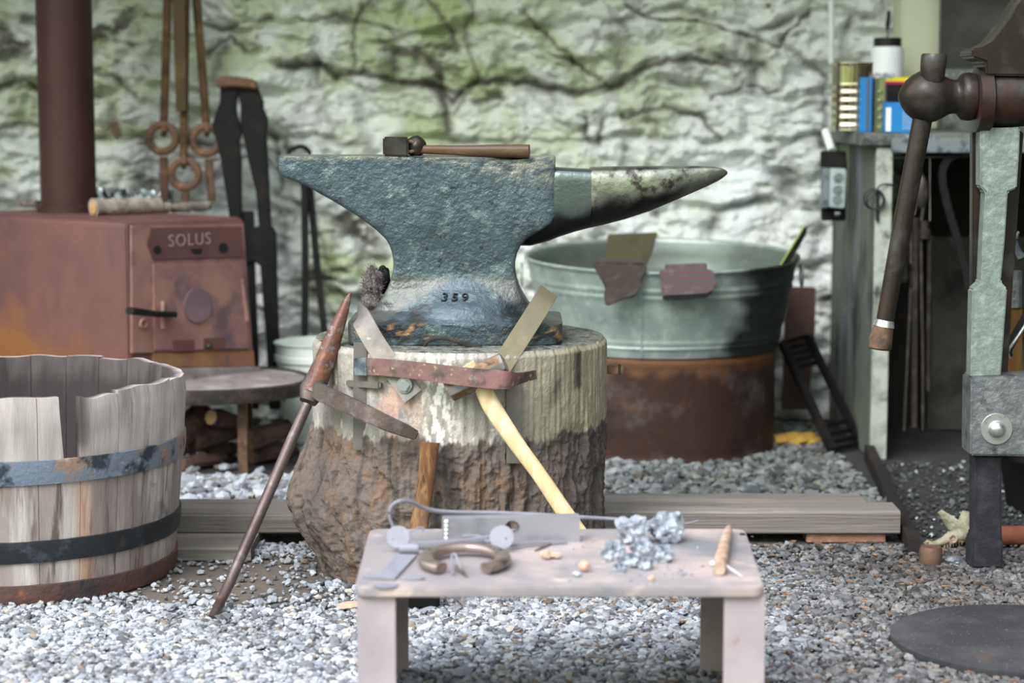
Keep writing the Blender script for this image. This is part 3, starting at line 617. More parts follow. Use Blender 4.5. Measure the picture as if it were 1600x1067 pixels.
def stumpY(px, py, off=0.):
    """point in front of the stump's bark at a pixel"""
    Y = 3.9
    for _ in range(8):
        p = P(px, py, Y); dx = p.x-ST_C[0]; Y = ST_C[1]-math.sqrt(max(.304**2-dx*dx, 0))-off
    return P(px, py, Y)

# ================================================================== ANVIL
AY = 4.12
def anvil():
    t = thing('anvil', 'large blue grey blacksmith anvil with long horn, strapped on the stump', 'anvil', (ST_C[0], AY, ZT))
    tabl = [(244, 435, 868, .060), (256, 434, 868, .060), (268, 435, 868, .060), (276, 441, 868, .060), (292, 480, 868, .060), (304, 501, 868, .060), (315, 521, 868, .060), (328, 542, 868, .060), (340, 561, 867, .060),
            (350, 575, 862, .060), (362, 590, 842, .059), (374, 602, 823, .058), (384, 608, 814, .057), (396, 612, 808, .056), (410, 614, 805, .055), (425, 613, 805, .055), (440, 609, 808, .056),
            (452, 604, 812, .060), (464, 597, 818, .070), (476, 588, 826, .085), (486, 578, 838, .100)]
    Yf = 4.06; lev = []
    for py, xl, xr, d in tabl: lev.append((P(0, py, Yf).z, P(xl, py, Yf).x, P(xr, py, Yf).x, d))
    lev.sort(); zs = np.array([q[0] for q in lev]); XL = np.array([q[1] for q in lev]); XR = np.array([q[2] for q in lev]); D = np.array([q[3] for q in lev])
    fz = .520; fxl, fxr = P(541, 548, 3.985).x, P(880, 548, 3.985).x
    allz = list(np.concatenate([np.linspace(ZT, ZT+.004, 2), np.linspace(ZT+.01, fz-.004, 8), [fz], np.linspace(fz+.004, zs[0], 6)[:-1], np.linspace(zs[0], zs[-1]-.006, 110), np.linspace(zs[-1]-.005, zs[-1], 4)]))
    n = 200; V = []; mask = dict(worn=[], matte=[], black=[], ochre=[])
    NA = np.array
    for z in allz:
        if z <= fz: xl, xr, d, e = fxl, fxr, .135, 9.
        elif z < zs[0]:
            s = (z-fz)/(zs[0]-fz); s = min(1, s**.6); xl, xr, d = fxl+(XL[0]-fxl)*s, fxr+(XR[0]-fxr)*s, .135+(D[0]-.135)*s; e = 9-6*s
        else:
            xl, xr, d = [float(np.interp(z, zs, q)) for q in (XL, XR, D)]
            s = float(sstep(zs[0], P(0, 425, Yf).z, z)); e = 3+23*s if z < P(0, 425, Yf).z else 26.
        c = (xl+xr)/2; hw = (xr-xl)/2
        # perimeter points spread evenly along a rounded rectangle
        for k in range(n):
            a = 2*math.pi*k/n; ca, sa = math.cos(a), math.sin(a)
            # square-ish parametrisation
            m = (abs(ca)**e+abs(sa)**e)**(-1/e)
            x = c+hw*ca*m; dd = d
            # central bulge of the base, hollow toward the feet
            if z < P(0, 425, Yf).z:
                q = float(sstep(P(0, 425, Yf).z, ZT+.05, z))*(.35+.65*float(sstep(fz, fz+.035, z))); foot = 1. if z <= fz else 0.
                g = math.exp(-(((x-P(722, 480, 4.).x)/.085)**2))
                if z > fz: dd = d*(1-.22*q*(1-g))+.030*q*g
                else: dd = d
            y = AY+dd*sa*m
            zz = z
            if z > zs[-1]-.03:
                pxx = 800+FPX*x/Yf
                zz -= .0095*math.exp(-((pxx-765)/75)**2)*(z-(zs[-1]-.03))/.03
            V.append((x, y, zz))
    V = np.array(V); nl = len(allz)
    i = np.arange(nl*n).reshape(nl, n); j = np.roll(i, -1, 1); F = np.stack([i[:-1], j[:-1], j[1:], i[1:]], -1).reshape(-1, 4).tolist()
    F.append(list(range(n-1, -1, -1))); F.append(list(range((nl-1)*n, nl*n)))
    px = 800+FPX*V[:, 0]/V[:, 1]; z = V[:, 2]; topz = zs[-1]
    py = 150+(CH-z)*FPX/V[:, 1]
    nn = fbm(V[:, 0]*30, V[:, 2]*30, V[:, 1]*10, 5, .6); n3 = fbm(V[:, 0]*60, V[:, 2]*60, 5., 4, .6)
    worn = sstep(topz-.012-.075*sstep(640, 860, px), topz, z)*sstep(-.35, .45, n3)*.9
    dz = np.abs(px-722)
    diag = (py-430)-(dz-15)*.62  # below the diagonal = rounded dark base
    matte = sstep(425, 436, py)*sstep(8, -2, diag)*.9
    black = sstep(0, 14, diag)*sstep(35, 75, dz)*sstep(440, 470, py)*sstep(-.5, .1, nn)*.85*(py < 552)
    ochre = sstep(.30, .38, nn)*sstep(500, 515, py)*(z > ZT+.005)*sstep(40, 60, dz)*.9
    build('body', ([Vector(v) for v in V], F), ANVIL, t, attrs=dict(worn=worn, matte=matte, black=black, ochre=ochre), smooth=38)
    # horn with its step table
    hs = []
    for pxx, top, bot, d, e in [(790, 300, 384, .045, 4), (830, 270, 384, .050, 5), (860, 262.5, 376, .055, 5), (872, 262.5, 371, .0585, 5), (900, 264, 362, .0585, 5), (924, 265, 356, .0585, 4.5), (926, 262, 356, .0585, 3.4), (945, 261.5, 352, .0585, 2.8), (980, 260.5, 343, .056, 2.4), (1020, 260, 330, .050, 2.2), (1060, 259.5, 313, .041, 2.1),
                                (1090, 259.5, 300, .032, 2.0), (1112, 260, 290, .024, 2.0), (1126, 261.5, 283, .017, 2.0), (1135, 264, 277, .011, 2), (1140, 268, 272, .004, 2)]:
        hs.append((pxx, top, bot, d, e))
    V, bl, tb_ = [], [], []; n = 64
    pxs = sorted(set(list(np.linspace(790, 1140, 90))+[924, 926, 868, 1137, 1139]))
    T = np.array(hs)
    for pxx in pxs:
        top, bot, d, e = [float(np.interp(pxx, T[:, 0], T[:, q])) for q in (1, 2, 3, 4)]
        x = P(pxx, 0, AY-d*.7).x; zt, zb = P(0, top, AY-d*.5).z, P(0, bot, AY-d*.15).z; c = zt-(zt-zb)*.42
        for k in range(n):
            a = 2*math.pi*k/n; ca, sa = math.cos(a), math.sin(a)
            if sa > 0: ee = e+1.5; hh = zt-c
            else: ee = max(2.0, e*.62); hh = c-zb
            V.append(Vector((x, AY+d*math.copysign(abs(ca)**(2/ee), ca), c+hh*math.copysign(abs(sa)**(2/ee), sa))))
            bl.append(float(sstep(-.10, -.55, sa+.25*float(perlin(pxx*.03, sa*2, .5))))*.95*float(sstep(1100, 1050, pxx))); tb_.append(float(pxx < 925.5)*.9)  # shade along the horn's underside painted into its colour
    k = len(pxs); F = []
    for a in range(k-1):
        for b in range(n): F.append([a*n+b, a*n+(b+1) % n, (a+1)*n+(b+1) % n, (a+1)*n+b])
    F += [list(range(n-1, -1, -1)), list(range((k-1)*n, k*n))]
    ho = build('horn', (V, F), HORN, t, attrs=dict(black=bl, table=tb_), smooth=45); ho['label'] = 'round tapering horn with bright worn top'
    return t
anvil_t = anvil()
def bvh_of(names):
    V, F = [], []
    dg = bpy.context.evaluated_depsgraph_get(); dg.update()
    for o in names:
        b = len(V); mw = Matrix.Translation(ORG[o.name]); V += [mw @ v.co for v in o.data.vertices]; F += [[q+b for q in p.vertices] for p in o.data.polygons]
    return BVHTree.FromPolygons(V, F)
AB = bvh_of([c for c in anvil_t.children])
def hit(bv, px, py):
    d = ray(px, py).normalized(); r = bv.ray_cast(CAM, d); return r[0], r[1]
for ch, x in (('3', 695), ('5', 711), ('9', 727)):
    p, nrm = hit(AB, x, 466); ax = ZA.cross(nrm).normalized(); ay = nrm.cross(ax)
    build('stamped_number', text(ch, .030, p+nrm*.0016, ax, ay, extr_=.0018), INK, anvil_t, smooth=0)

# ================================================================== HOLD-DOWN STRAPS AND TOOL RACK ON THE STUMP
def strap(label, pts, w, mat, bolt=None, wdir=None, group='steel straps holding the anvil feet down'):
    path = smooth_path(pts, 4)
    t = thing('hold_down_strap', label, 'strap', pts[-1])
    up = wdir or YA
    build('strap_bar', sweep(path, w/2, .0028, up=up, n=4), mat, t, bevel=.0008, smooth=30)
    if bolt:
        p, nn = bolt; ax = nn.cross(ZA).normalized(); ay = nn.cross(ax)
        hexa = [p+ax*(.0125*math.cos(R(60*i)))+ay*(.0125*math.sin(R(60*i))) for i in range(6)]
        build('bolt_head', extr(hexa, nn*.008), BOLTM, t, bevel=.0015); build('washer', cyl(p-nn*.001, p+nn*.002, .0155), BOLTM, t)
    return t
nL = Vector((-.25, -1, .0)).normalized()
pB = stumpY(632, 602, .008)
s1, s2, s3, s4 = P(560, 488, 4.03), P(566, 500, 3.955), stumpY(590, 545, .010), stumpY(646, 620, .007)
s3.y = 3.925
strap('greyish steel strap bent over the left anvil foot, with a hexagonal bolt', [s1, s2, s3, s4], .041, STRAP, (stumpY(632, 602, .0105), nL))
r1, r2, r3 = P(857, 455, 4.02), P(838, 487, 3.965), stumpY(772, 590, .007)
strap('olive tinted steel strap slanting over the right anvil foot to the sledge head', [r1, r2, r3], .040, STRAPO)
# vertical flat bars nailed under the rack
for lab, a, b, w in (('left upright flat iron nailed to the stump beside the iron pick', (563, 535), (562, 703), .026), ('right upright flat iron nailed to the stump behind the pale sledge handle', (803, 590), (803, 724), .029)):
    pa, pb = stumpY(*a, .004), stumpY(*b, .004)
    tag(build('flat_iron', sweep([pa, pb], w/2, .002, up=(0, 1, 0), n=4), STRAP, bevel=.0006, smooth=30), lab, 'iron bar')
a_, b_ = stumpY(544, 599, .010), stumpY(592, 602, .010)
st_ = thing('iron_staple', 'flat iron staple hammered over the left upright flat iron', 'staple', b_)
build('crown', sweep([a_, b_], .0065, .003, up=(0, 1, 0), n=4), STRAP, st_, bevel=.001)
for q in (a_, b_): build('prong', sweep([q, q+Vector((.004 if q is b_ else .0, .03, 0))], .004, .004, n=4), STRAP, st_)
def rack():
    t = thing('rack_bar', 'mottled red flat bar nailed across the stump as a hammer rack', 'bar', P(700, 600, 3.86))
    pts = [P(558, 572, 3.925), P(600, 574, 3.895), P(660, 580, 3.85), P(720, 588, 3.815), P(775, 593, 3.80), P(795, 594, 3.803), P(806, 592, 3.825), P(820, 589, 3.86), P(837, 585, 3.885)]
    wz = [.0165, .0165, .017, .0175, .018, .0165, .0125, .0095, .0085]
    pp = smooth_path(pts, 5); ww = lerpl(wz, 5)
    build('bar', sweep(pp, ww, .003, up=(0, 1, 0), n=4), BARM, t, bevel=.0008)
    e0 = build('bar_end', sweep([P(554, 572, 3.9275), P(574, 573, 3.912)], .0172, .0035, up=(0, 1, 0), n=4), BARE, t, bevel=.0008); e0['label'] = 'blue grey end'
    build('nail', sweep([P(556, 562, 3.92), P(556, 562, 3.98)], .003), IRON, t)
rack()
tb = thing('side_bracket', 'small rusty iron tab sticking out of the right side of the stump', 'bracket', P(955, 580, 4.15))
build('tab', sweep([P(935, 577, 4.16), P(975, 578, 4.15)], .009, .003, up=(0, 1, 0), n=4), RUSTI, tb, bevel=.001)
build('pin', cyl(P(968, 569, 4.15), P(968, 585, 4.15), .003), IRON, tb)
# hook lying on the anvil base
hp = [(667, 549), (664, 540), (669, 533), (682, 528), (700, 529), (716, 534), (735, 540), (752, 545)]
hw = [.003, .0035, .0035, .004, .0042, .0045, .005, .0055]
hy = [3.972, 3.968, 3.965, 3.960, 3.958, 3.958, 3.963, 3.966]
tag(build('iron_hook', sweep(smooth_path([P(a, b, y) for (a, b), y in zip(hp, hy)], 4), lerpl(hw, 4), n=10, e=3), IRON), 'small black forged hook lying against the front of the anvil base', 'hook')
# wire brush
def wire_brush():
    t = thing('wire_brush', 'worn wire brush standing upright on the left anvil foot', 'brush', P(590, 480, 4.09))
    build('block', blob(P(598, 438, 4.12), (.016, .014, .030), 3, 3, .25), BLACKI, t)
    V, F = blob(P(583, 447, 4.10), (.020, .022, .034), 8, 4, .35, 2.5); 
    bd = [(V, F)]; rr = random.Random(4)
    for k in range(260):
        i = rr.randrange(len(V)); p = V[i]; dr = (p-P(590, 447, 4.10)).normalized()+Vector((rr.uniform(-.4, .4), rr.uniform(-.4, .4), rr.uniform(-.4, .4)))
        bd.append(sweep([p, p+dr*rr.uniform(.004, .009)], .0005, n=3))
    build('bristles', join(*bd), BRUSHW, t, smooth=0)
    build('handle_stub', blob(P(579, 470, 4.09), (.018, .014, .018), 5, 3, .3), BRUSHW, t)
wire_brush()

# ================================================================== HAMMERS AND PICK
def hammer_on_anvil():
    t = thing('forge_hammer', 'small square faced hammer with dark handle lying on the anvil face', 'hammer', P(650, 245, 4.10))
    hz0 = P(0, 245, 4.08).z
    a = prism([(598, 214), (638, 214.5), (638, 245), (598, 244)], 4.080, .055)
    build('head', a, VISEM, t, bevel=.0035); 
    ck = build('cheek', blob(P(650, 228.5, 4.115), (.021, .026, .0215), 2, 3, .10), VISEM, t)
    hpt = smooth_path([P(638, 232, 4.11), P(660, 233.5, 4.105), P(700, 234.5, 4.09), P(740, 235.5, 4.075), P(780, 236, 4.065), P(827, 236.5, 4.055)], 4)
    build('handle', sweep(hpt, lerpl([.0088, .0088, .0092, .0105, .0118, .0122], 4), lerpl([.0088, .0088, .0095, .0112, .0130, .0136], 4), n=20, e=2.3), DARKW, t, smooth=60)
    build('eye_wedge', ring(P(641, 229, 4.094), .010, .0035), RUSTI, t)
hammer_on_anvil()
def pale_sledge():
    t = thing('sledge_hammer', 'sledge hammer with new pale wooden handle hanging head up in the rack bar', 'hammer', P(800, 720, 3.85))
    A, B = P(703, 610, 3.848), P(786, 569, 3.838); ax = (B-A).normalized()
    u = ax.cross(YA).normalized(); v = ax.cross(u)
    def oc(c, r, ch=.62): 
        return [c+u*(r*x)+v*(r*y) for x, y in ((1, ch*.55), (ch*.55, 1), (-ch*.55, 1), (-1, ch*.55), (-1, -ch*.55), (-ch*.55, -1), (ch*.55, -1), (1, -ch*.55))]
    rs = [(-.004, .0185), (.0, .0215), (.028, .0215), (.032, .0225), (.078, .0225), (.082, .0215), (.112, .0215), (.117, .0185)]
    Ln = (B-A).length; V, F = [], []
    for h, r in rs: V += oc(A+ax*(h/.113*Ln), r)
    for i in range(len(rs)-1):
        for j in range(8): F.append([i*8+j, i*8+(j+1) % 8, (i+1)*8+(j+1) % 8, (i+1)*8+j])
    F += [list(range(7, -1, -1)), list(range((len(rs)-1)*8, len(rs)*8))]
    hd = build('head', (V, F), HEADS, t, bevel=.001, smooth=25)
    hd.data.materials.append(HEADR)
    for p in hd.data.polygons:
        nn = p.normal
        if abs(abs(nn.dot(u))-abs(nn.dot(v))) < .35 and abs(nn.dot(ax)) < .4: p.material_index = 1
    mid = (A+B)/2
    hpt = [P(732, 568, 3.842), P(745, 590, 3.842), P(757, 612, 3.84), P(768, 634, 3.835), P(786, 662, 3.822), P(812, 700, 3.808), P(843, 742, 3.795), P(880, 797, 3.78), P(905, 834, 3.77)]
    build('handle', sweep(smooth_path(hpt, 5), lerpl([.0125, .0125, .0165, .0180, .0168, .0152, .0145, .0155, .0165], 5), lerpl([.010, .010, .012, .012, .011, .0105, .0105, .011, .012], 5), up=(0, 1, 0), n=22, e=2.3), ASHW, t, smooth=60)
pale_sledge()
def brown_sledge():
    base = G(643, 975, .0)
    t = thing('sledge_hammer', 'old sledge hammer with oiled brown handle standing on its head against the stump', 'hammer', base)
    pts = [P(671, 691, 3.845), P(669, 720, 3.84), P(664, 765, 3.835), P(656, 815, 3.825), P(650, 850, 3.815), P(645, 905, 3.80), P(641, 955, 3.79)]
    build('handle', sweep(smooth_path(pts, 5), lerpl([.0195, .0172, .0160, .0175, .018, .016, .015], 5), lerpl([.015, .0135, .0125, .0135, .014, .013, .012], 5), up=(0, 1, 0), n=22, e=2.2), BROWNW, t, bevel=0, smooth=60)
    c = P(641, 962, 3.79); c.z = .033
    build('head', sweep([c-XA*.058, c-XA*.052, c+XA*.05, c+XA*.056], [.024, .028, .028, .024], n=8, e=3), BLACKI, t, smooth=25)
brown_sledge()
def pick():
    base = G(331, 970); t = thing('iron_pick', 'all iron pick with long round handle leaning against the left side of the stump', 'pick', base)
    hub = P(487, 612, 3.985)
    sp = [P(476, 640, 3.965), hub, P(503, 575, 3.995), P(520, 530, 4.005), P(535, 490, 4.015), P(543, 468, 4.02), P(547.5, 458, 4.02)]
    sk = build('spike', sweep(smooth_path(sp[1:], 5), lerpl([.0225, .0205, .0165, .0105, .0065, .0015], 5), n=18, e=2.6), SPIKE, t); sk['label'] = 'orange rusted pointed end'
    build('socket', sweep(smooth_path([P(481, 628, 3.975), P(488, 610, 3.985), P(496, 590, 3.99)], 3), lerpl([.017, .026, .023], 3), lerpl([.017, .020, .020], 3), up=(0, 1, 0), n=16, e=3), PICKI, t)
    ar = [P(488, 606, 3.98), P(520, 622, 3.93), P(560, 640, 3.875), P(600, 659, 3.85), P(632, 672, 3.85), P(652, 681, 3.852)]
    build('blade_arm', sweep(smooth_path(ar, 4), lerpl([.017, .0168, .0160, .0148, .0125, .0088], 4), lerpl([.009, .009, .008, .007, .006, .005], 4), up=(0, 1, 0), n=4), PICKI, t, bevel=.0025, smooth=25)
    hd = [P(480, 632, 3.97), P(450, 700, 3.93), P(418, 775, 3.88), P(385, 850, 3.835), P(355, 918, 3.79), base+Vector((0, 0, .004))]
    build('handle', sweep(smooth_path(hd, 4), lerpl([.0105, .0108, .0108, .0105, .0102, .0085], 4), n=16), PICKI, t)
pick()

# ================================================================== STEEL BENCH AND ITEMS ON IT
TZ = .243
def bench():
    c = [G(553, 919, TZ), G(1196, 919, TZ), G(1163, 826, TZ), G(578, 826, TZ)]
    x0f, x1f, x1b, x0b = c[0].x, c[1].x, c[2].x, c[3].x; yf, yb = c[0].y, c[2].y
    t = thing('steel_bench', 'low bench with pinkish steel plate top on two channel legs', 'bench', (0.08, (yf+yb)/2, 0))
    pts = []
    for (cx, cy, a0) in ((x0f+.02, yf+.02, 180), (x1f-.02, yf+.02, 270), (x1b-.02, yb-.02, 0), (x0b+.02, yb-.02, 90)):
        for k in range(7): a = R(a0+15*k); pts.append(Vector((cx+.02*math.cos(a), cy+.02*math.sin(a), TZ-.014)))
    build('top_plate', extr(pts, ZA*.014), TABLEM, t, bevel=.002)
    def leg(xo, xi):
        s = 1 if xi > xo else -1; w = .006; ya, yb_ = yf+.012, yb-.03; zt = TZ-.0142
        fl = box(min(xo, xi), max(xo, xi), ya, ya+w, 0, zt); web = box(min(xo, xo+s*w), max(xo, xo+s*w), ya+w, yb_-w, 0, zt); bk = box(min(xo, xi), max(xo, xi), yb_-w, yb_, 0, zt)
        build('leg', join(fl, web, bk), LEGM, t, smooth=0)
        
    y = yf+.012
    leg(P(558, 1000, y).x, P(618, 1000, y).x); leg(P(1195, 1000, y).x, P(1131, 1000, y).x)
    return yf, yb
byf, byb = bench()
def on(px, py, h=0.): p = G(px, py, TZ); p.z += h; return p
def block():
    p0 = on(692, 851); Y = p0.y; t = thing('steel_block', 'grey steel bar with an oval hole lying at the back of the bench', 'block', (P(800, 0, Y).x, Y+.012, TZ))
    ax = (P(906, 830, Y+.02)-P(692, 832, Y)); ax.z = 0; Ln = ax.length; ax.normalize(); ay = ZA; H = .0425
    hc = (Ln*.505, H*.62)
    hole = [(hc[0]+.0125*math.cos(2*math.pi*i/20)*(1), hc[1]+.0115*math.sin(2*math.pi*i/20)) for i in range(20)]
    o = P(692, 832, Y); o.z = TZ
    az = ax.cross(ay)
    build('bar', plate_holes([(0, 0), (Ln, 0), (Ln, H), (0, H)], [hole], o-az*.013, ax, ay, .026), BLOCKM, t, smooth=30)
    bd = []
    for k in range(6): bd.append(blob(o+ax*.0055+ay*(.004+k*.0068)+az*.0005, (.0035, .003, .0034), k, 2, .2))
    build('weld_bead', join(*bd), WELD, t)
block()
def curl_rod():
    Y = 3.235
    pts = [(628, 842), (617, 828), (609, 808), (611, 792), (624, 783), (642, 784), (660, 793), (685, 799), (720, 801), (780, 802), (850, 805), (905, 808), (960, 811), (1015, 815), (1050, 824), (1072, 818), (1092, 813)]
    p3 = []
    for i, (a, b) in enumerate(pts):
        y = Y if i < 5 else Y+.165*min(1, (i-4)/8)
        p = P(a, b, y); p.z = max(p.z, TZ+.004); p3.append(p)
    t = thing('curled_rod', 'thin steel rod with a round curled end arching over the steel block', 'rod', on(628, 842))
    build('rod', sweep(smooth_path(p3, 4), lerpl([.0022, .0026, .0028, .003, .0032, .0034, .0036, .0038, .004, .004, .004, .0036, .003, .0022, .0014, .0012, .001], 4), n=10), HINGEM, t)
curl_rod()
def disc(c, r, th, holes, tilt):
    ax = Vector((1, 0, 0)); ay = Vector((0, math.cos(tilt), math.sin(tilt)))
    return plate_holes(circ(0, 0, r, 32), holes, c, ax, ay, th)
def hinges():
    t = thing('trefoil_hinge', 'pale steel strap hinge with round plate and three leaf tips, left on the bench', 'hinge', on(620, 880))
    c = P(622, 849, 3.205); c.z = TZ+.024
    build('round_plate', disc(c, .0185, .003, [circ(-.008, -.004, .0016, 10), circ(.007, .011, .0014, 10)], R(62)), HINGEM, t)
    k = on(638, 867, .010); build('knuckle', cyl(k-XA*.014, k+XA*.016, .0085), HINGEM, t)
    s0, s1 = on(636, 870, .003), on(603, 907, .003)
    build('strap', sweep([s0, s1], [.0155, .0135], .0015, n=4), HINGEM, t)
    for a, b, r in ((583, 903, .017), (603, 917, .019), (644, 905, .018)):
        p = on(a, b, .002); build('leaf_tip', lathe([(0, -.0015), (r, -.0015), (r, .0015), (0, .0015)], p, 24, sy=.7), HINGEM, t)
    build('curl', sweep(smooth_path([P(632, 833, 3.23), P(645, 829, 3.23), P(655, 824, 3.23), P(662, 826, 3.23), P(660, 831, 3.23)], 4), .0012, n=8), HINGEM, t)
    t = thing('latch_bar', 'pale steel latch bar ending in a drilled round plate beside the horseshoe', 'latch', on(740, 860))
    build('bar', sweep([on(648, 858, .008), on(700, 858, .010), on(772, 853, .014)], [.006, .006, .005], .0035, n=4), HINGEM, t, bevel=.001)
    c = P(784, 847, 3.205); c.z = TZ+.0235
    build('round_plate', disc(c, .0195, .003, [circ(.007, -.003, .002, 10)], R(62)), HINGEM, t)
    build('pin_bar', sweep([on(795, 858, .006), on(840, 853, .005), on(886, 850, .003)], [.0035, .003, .002], .0025, n=4), HINGEM, t)
    build('tongue', sweep(smooth_path([on(723, 851, .014), on(745, 852, .016), on(766, 856, .010)], 3), .004, .0012, n=4), HINGEM, t)
hinges()
def horseshoe():
    t = thing('horseshoe', 'brown iron horseshoe lying on the bench with its open side to the front', 'horseshoe', on(725, 885))
    cx = (651+801)/2; c = on(726, 884, .006)
    pts = []; w = []
    for i in range(33):
        a = R(-56+292*i/32); rx, ry = .060, .070
        pts.append(Vector((c.x+rx*math.cos(a), c.y+ry*math.sin(a)*1.0, c.z+.004+.004*max(0, math.sin(a))))); w.append(.0115-.002*abs(math.cos(a/2+.8)))
    build('shoe', sweep(pts, .0125, .0078, n=14, e=2.6), SHOE, t)
    for s in (25, 50, 130, 155):
        a = R(s); build('nail_hole', cyl(Vector((c.x+.061*math.cos(a), c.y+.071*math.sin(a), c.z+.008)), Vector((c.x+.061*math.cos(a), c.y+.071*math.sin(a), c.z+.0142)), .0025, n=8), INK, t)
horseshoe()
tag(build('bent_nail', sweep(smooth_path([on(708, 900, .003), on(706, 884, .014), on(712, 884, .017), on(722, 898, .004)], 3), [.002]*10, n=8), HINGEM), 'shiny bent nail lying inside the horseshoe', 'nail')
tag(build('iron_wedge', sweep([on(715, 892, .006), on(729, 903, .003)], [.004, .0015], n=8), SHOE), 'tiny brown iron wedge next to the bent nail', 'wedge')
tag(build('wood_chip', blob(on(852, 873, .007), (.008, .012, .006), 4, 2, .4), CHIPW), 'pinkish split wood chip left of the other one, near the latch bar', 'chip')
tag(build('wood_chip', blob(on(866, 872, .005), (.011, .013, .004), 5, 2, .4, rot=.6), CHIPW), 'orange tinted wood chip just right of the pinkish one', 'chip')
tag(build('stone_chip', blob(on(913, 893, .008), (.009, .008, .010), 6, 2, .4), CHIPW), 'small brown stone chip standing alone in front of the slag heap', 'chip')
tag(build('stone_chip', blob(on(902, 900, .004), (.007, .006, .004), 7, 2, .4), SLAG), 'grey stone chip touching the foot of the brown stone chip', 'chip')
tag(build('stone_chip', blob(on(1018, 908, .004), (.005, .005, .004), 9, 2, .4), CHIPW), 'tiny pink stone chip near the front edge of the bench', 'chip')
tag(build('iron_sliver', sweep([on(836, 862, .002), on(862, 850, .004)], [.0015, .004], .001, n=4), SHOE), 'thin dark iron sliver behind the wood chips', 'sliver')
for i, (a, b, sz, h, lab) in enumerate([
    (988, 848, (.028, .024, .026), .030, 'large light grey slag lump at the back left of the heap on the bench'),
    (1042, 846, (.031, .027, .028), .031, 'largest whitish slag lump at the back right of the heap on the bench'),
    (958, 874, (.019, .018, .020), .018, 'pale slag lump at the left end of the heap on the bench'),
    (985, 884, (.020, .017, .012), .010, 'low dark slag lump in the front middle of the heap'),
    (1009, 889, (.013, .012, .014), .012, 'small white slag lump at the very front of the heap'),
    (1034, 877, (.020, .018, .016), .014, 'blue grey slag lump on the front right of the heap'),
    (1004, 868, (.020, .016, .018), .016, 'dark slag lump in the centre of the heap between the big ones'),
    (968, 892, (.011, .010, .008), .007, 'small flat slag lump at the front left of the heap')]):
    tag(build('slag_lump', blob(on(a, b, h*.72), [q*.92 for q in sz], i+31, 4, .40, 1.5, ridged=False, rot=i*.9), SLAG, smooth=35), lab, 'slag', 'slag lumps heaped on the bench')
cr_ = []
rr = random.Random(9)
for k in range(90):
    a, b = rr.gauss(1010, 50), rr.gauss(882, 16)
    if 840 < b < 915 and 800 < a < 1140: cr_.append(blob(on(a, b, .001), [rr.uniform(.001, .003)]*3, k, 1, .4))
tag(build('slag_crumbs', join(*cr_), SLAG, smooth=0), 'slag crumbs and grit strewn around the heap', 'crumbs', kind='stuff')
def stick():
    t = thing('whittled_stick', 'short brown whittled stick pierced by a nail at the right end of the bench', 'stick', on(1125, 880))
    pts = smooth_path([on(1124, 900, .010), on(1127, 884, .012), on(1132, 862, .013), on(1137, 842, .012), on(1140, 833, .011)], 4)
    build('wood', sweep(pts, lerpl([.009, .0105, .009, .0075, .003], 4), n=12), TWIGM, t)
    build('nail', sweep([on(1133, 893, .010), on(1160, 904, .003)], [.0024, .0006], n=8), WELD, t)
    build('nail_head', blob(on(1114, 885, .005), (.005, .005, .004), 2, 2, .2), WELD, t)
stick()
tag(build('flat_washer', ring(on(1160, 836, .002), .004, .001, XA, YA), IRON), 'tiny washer near the right back corner of the bench', 'washer')

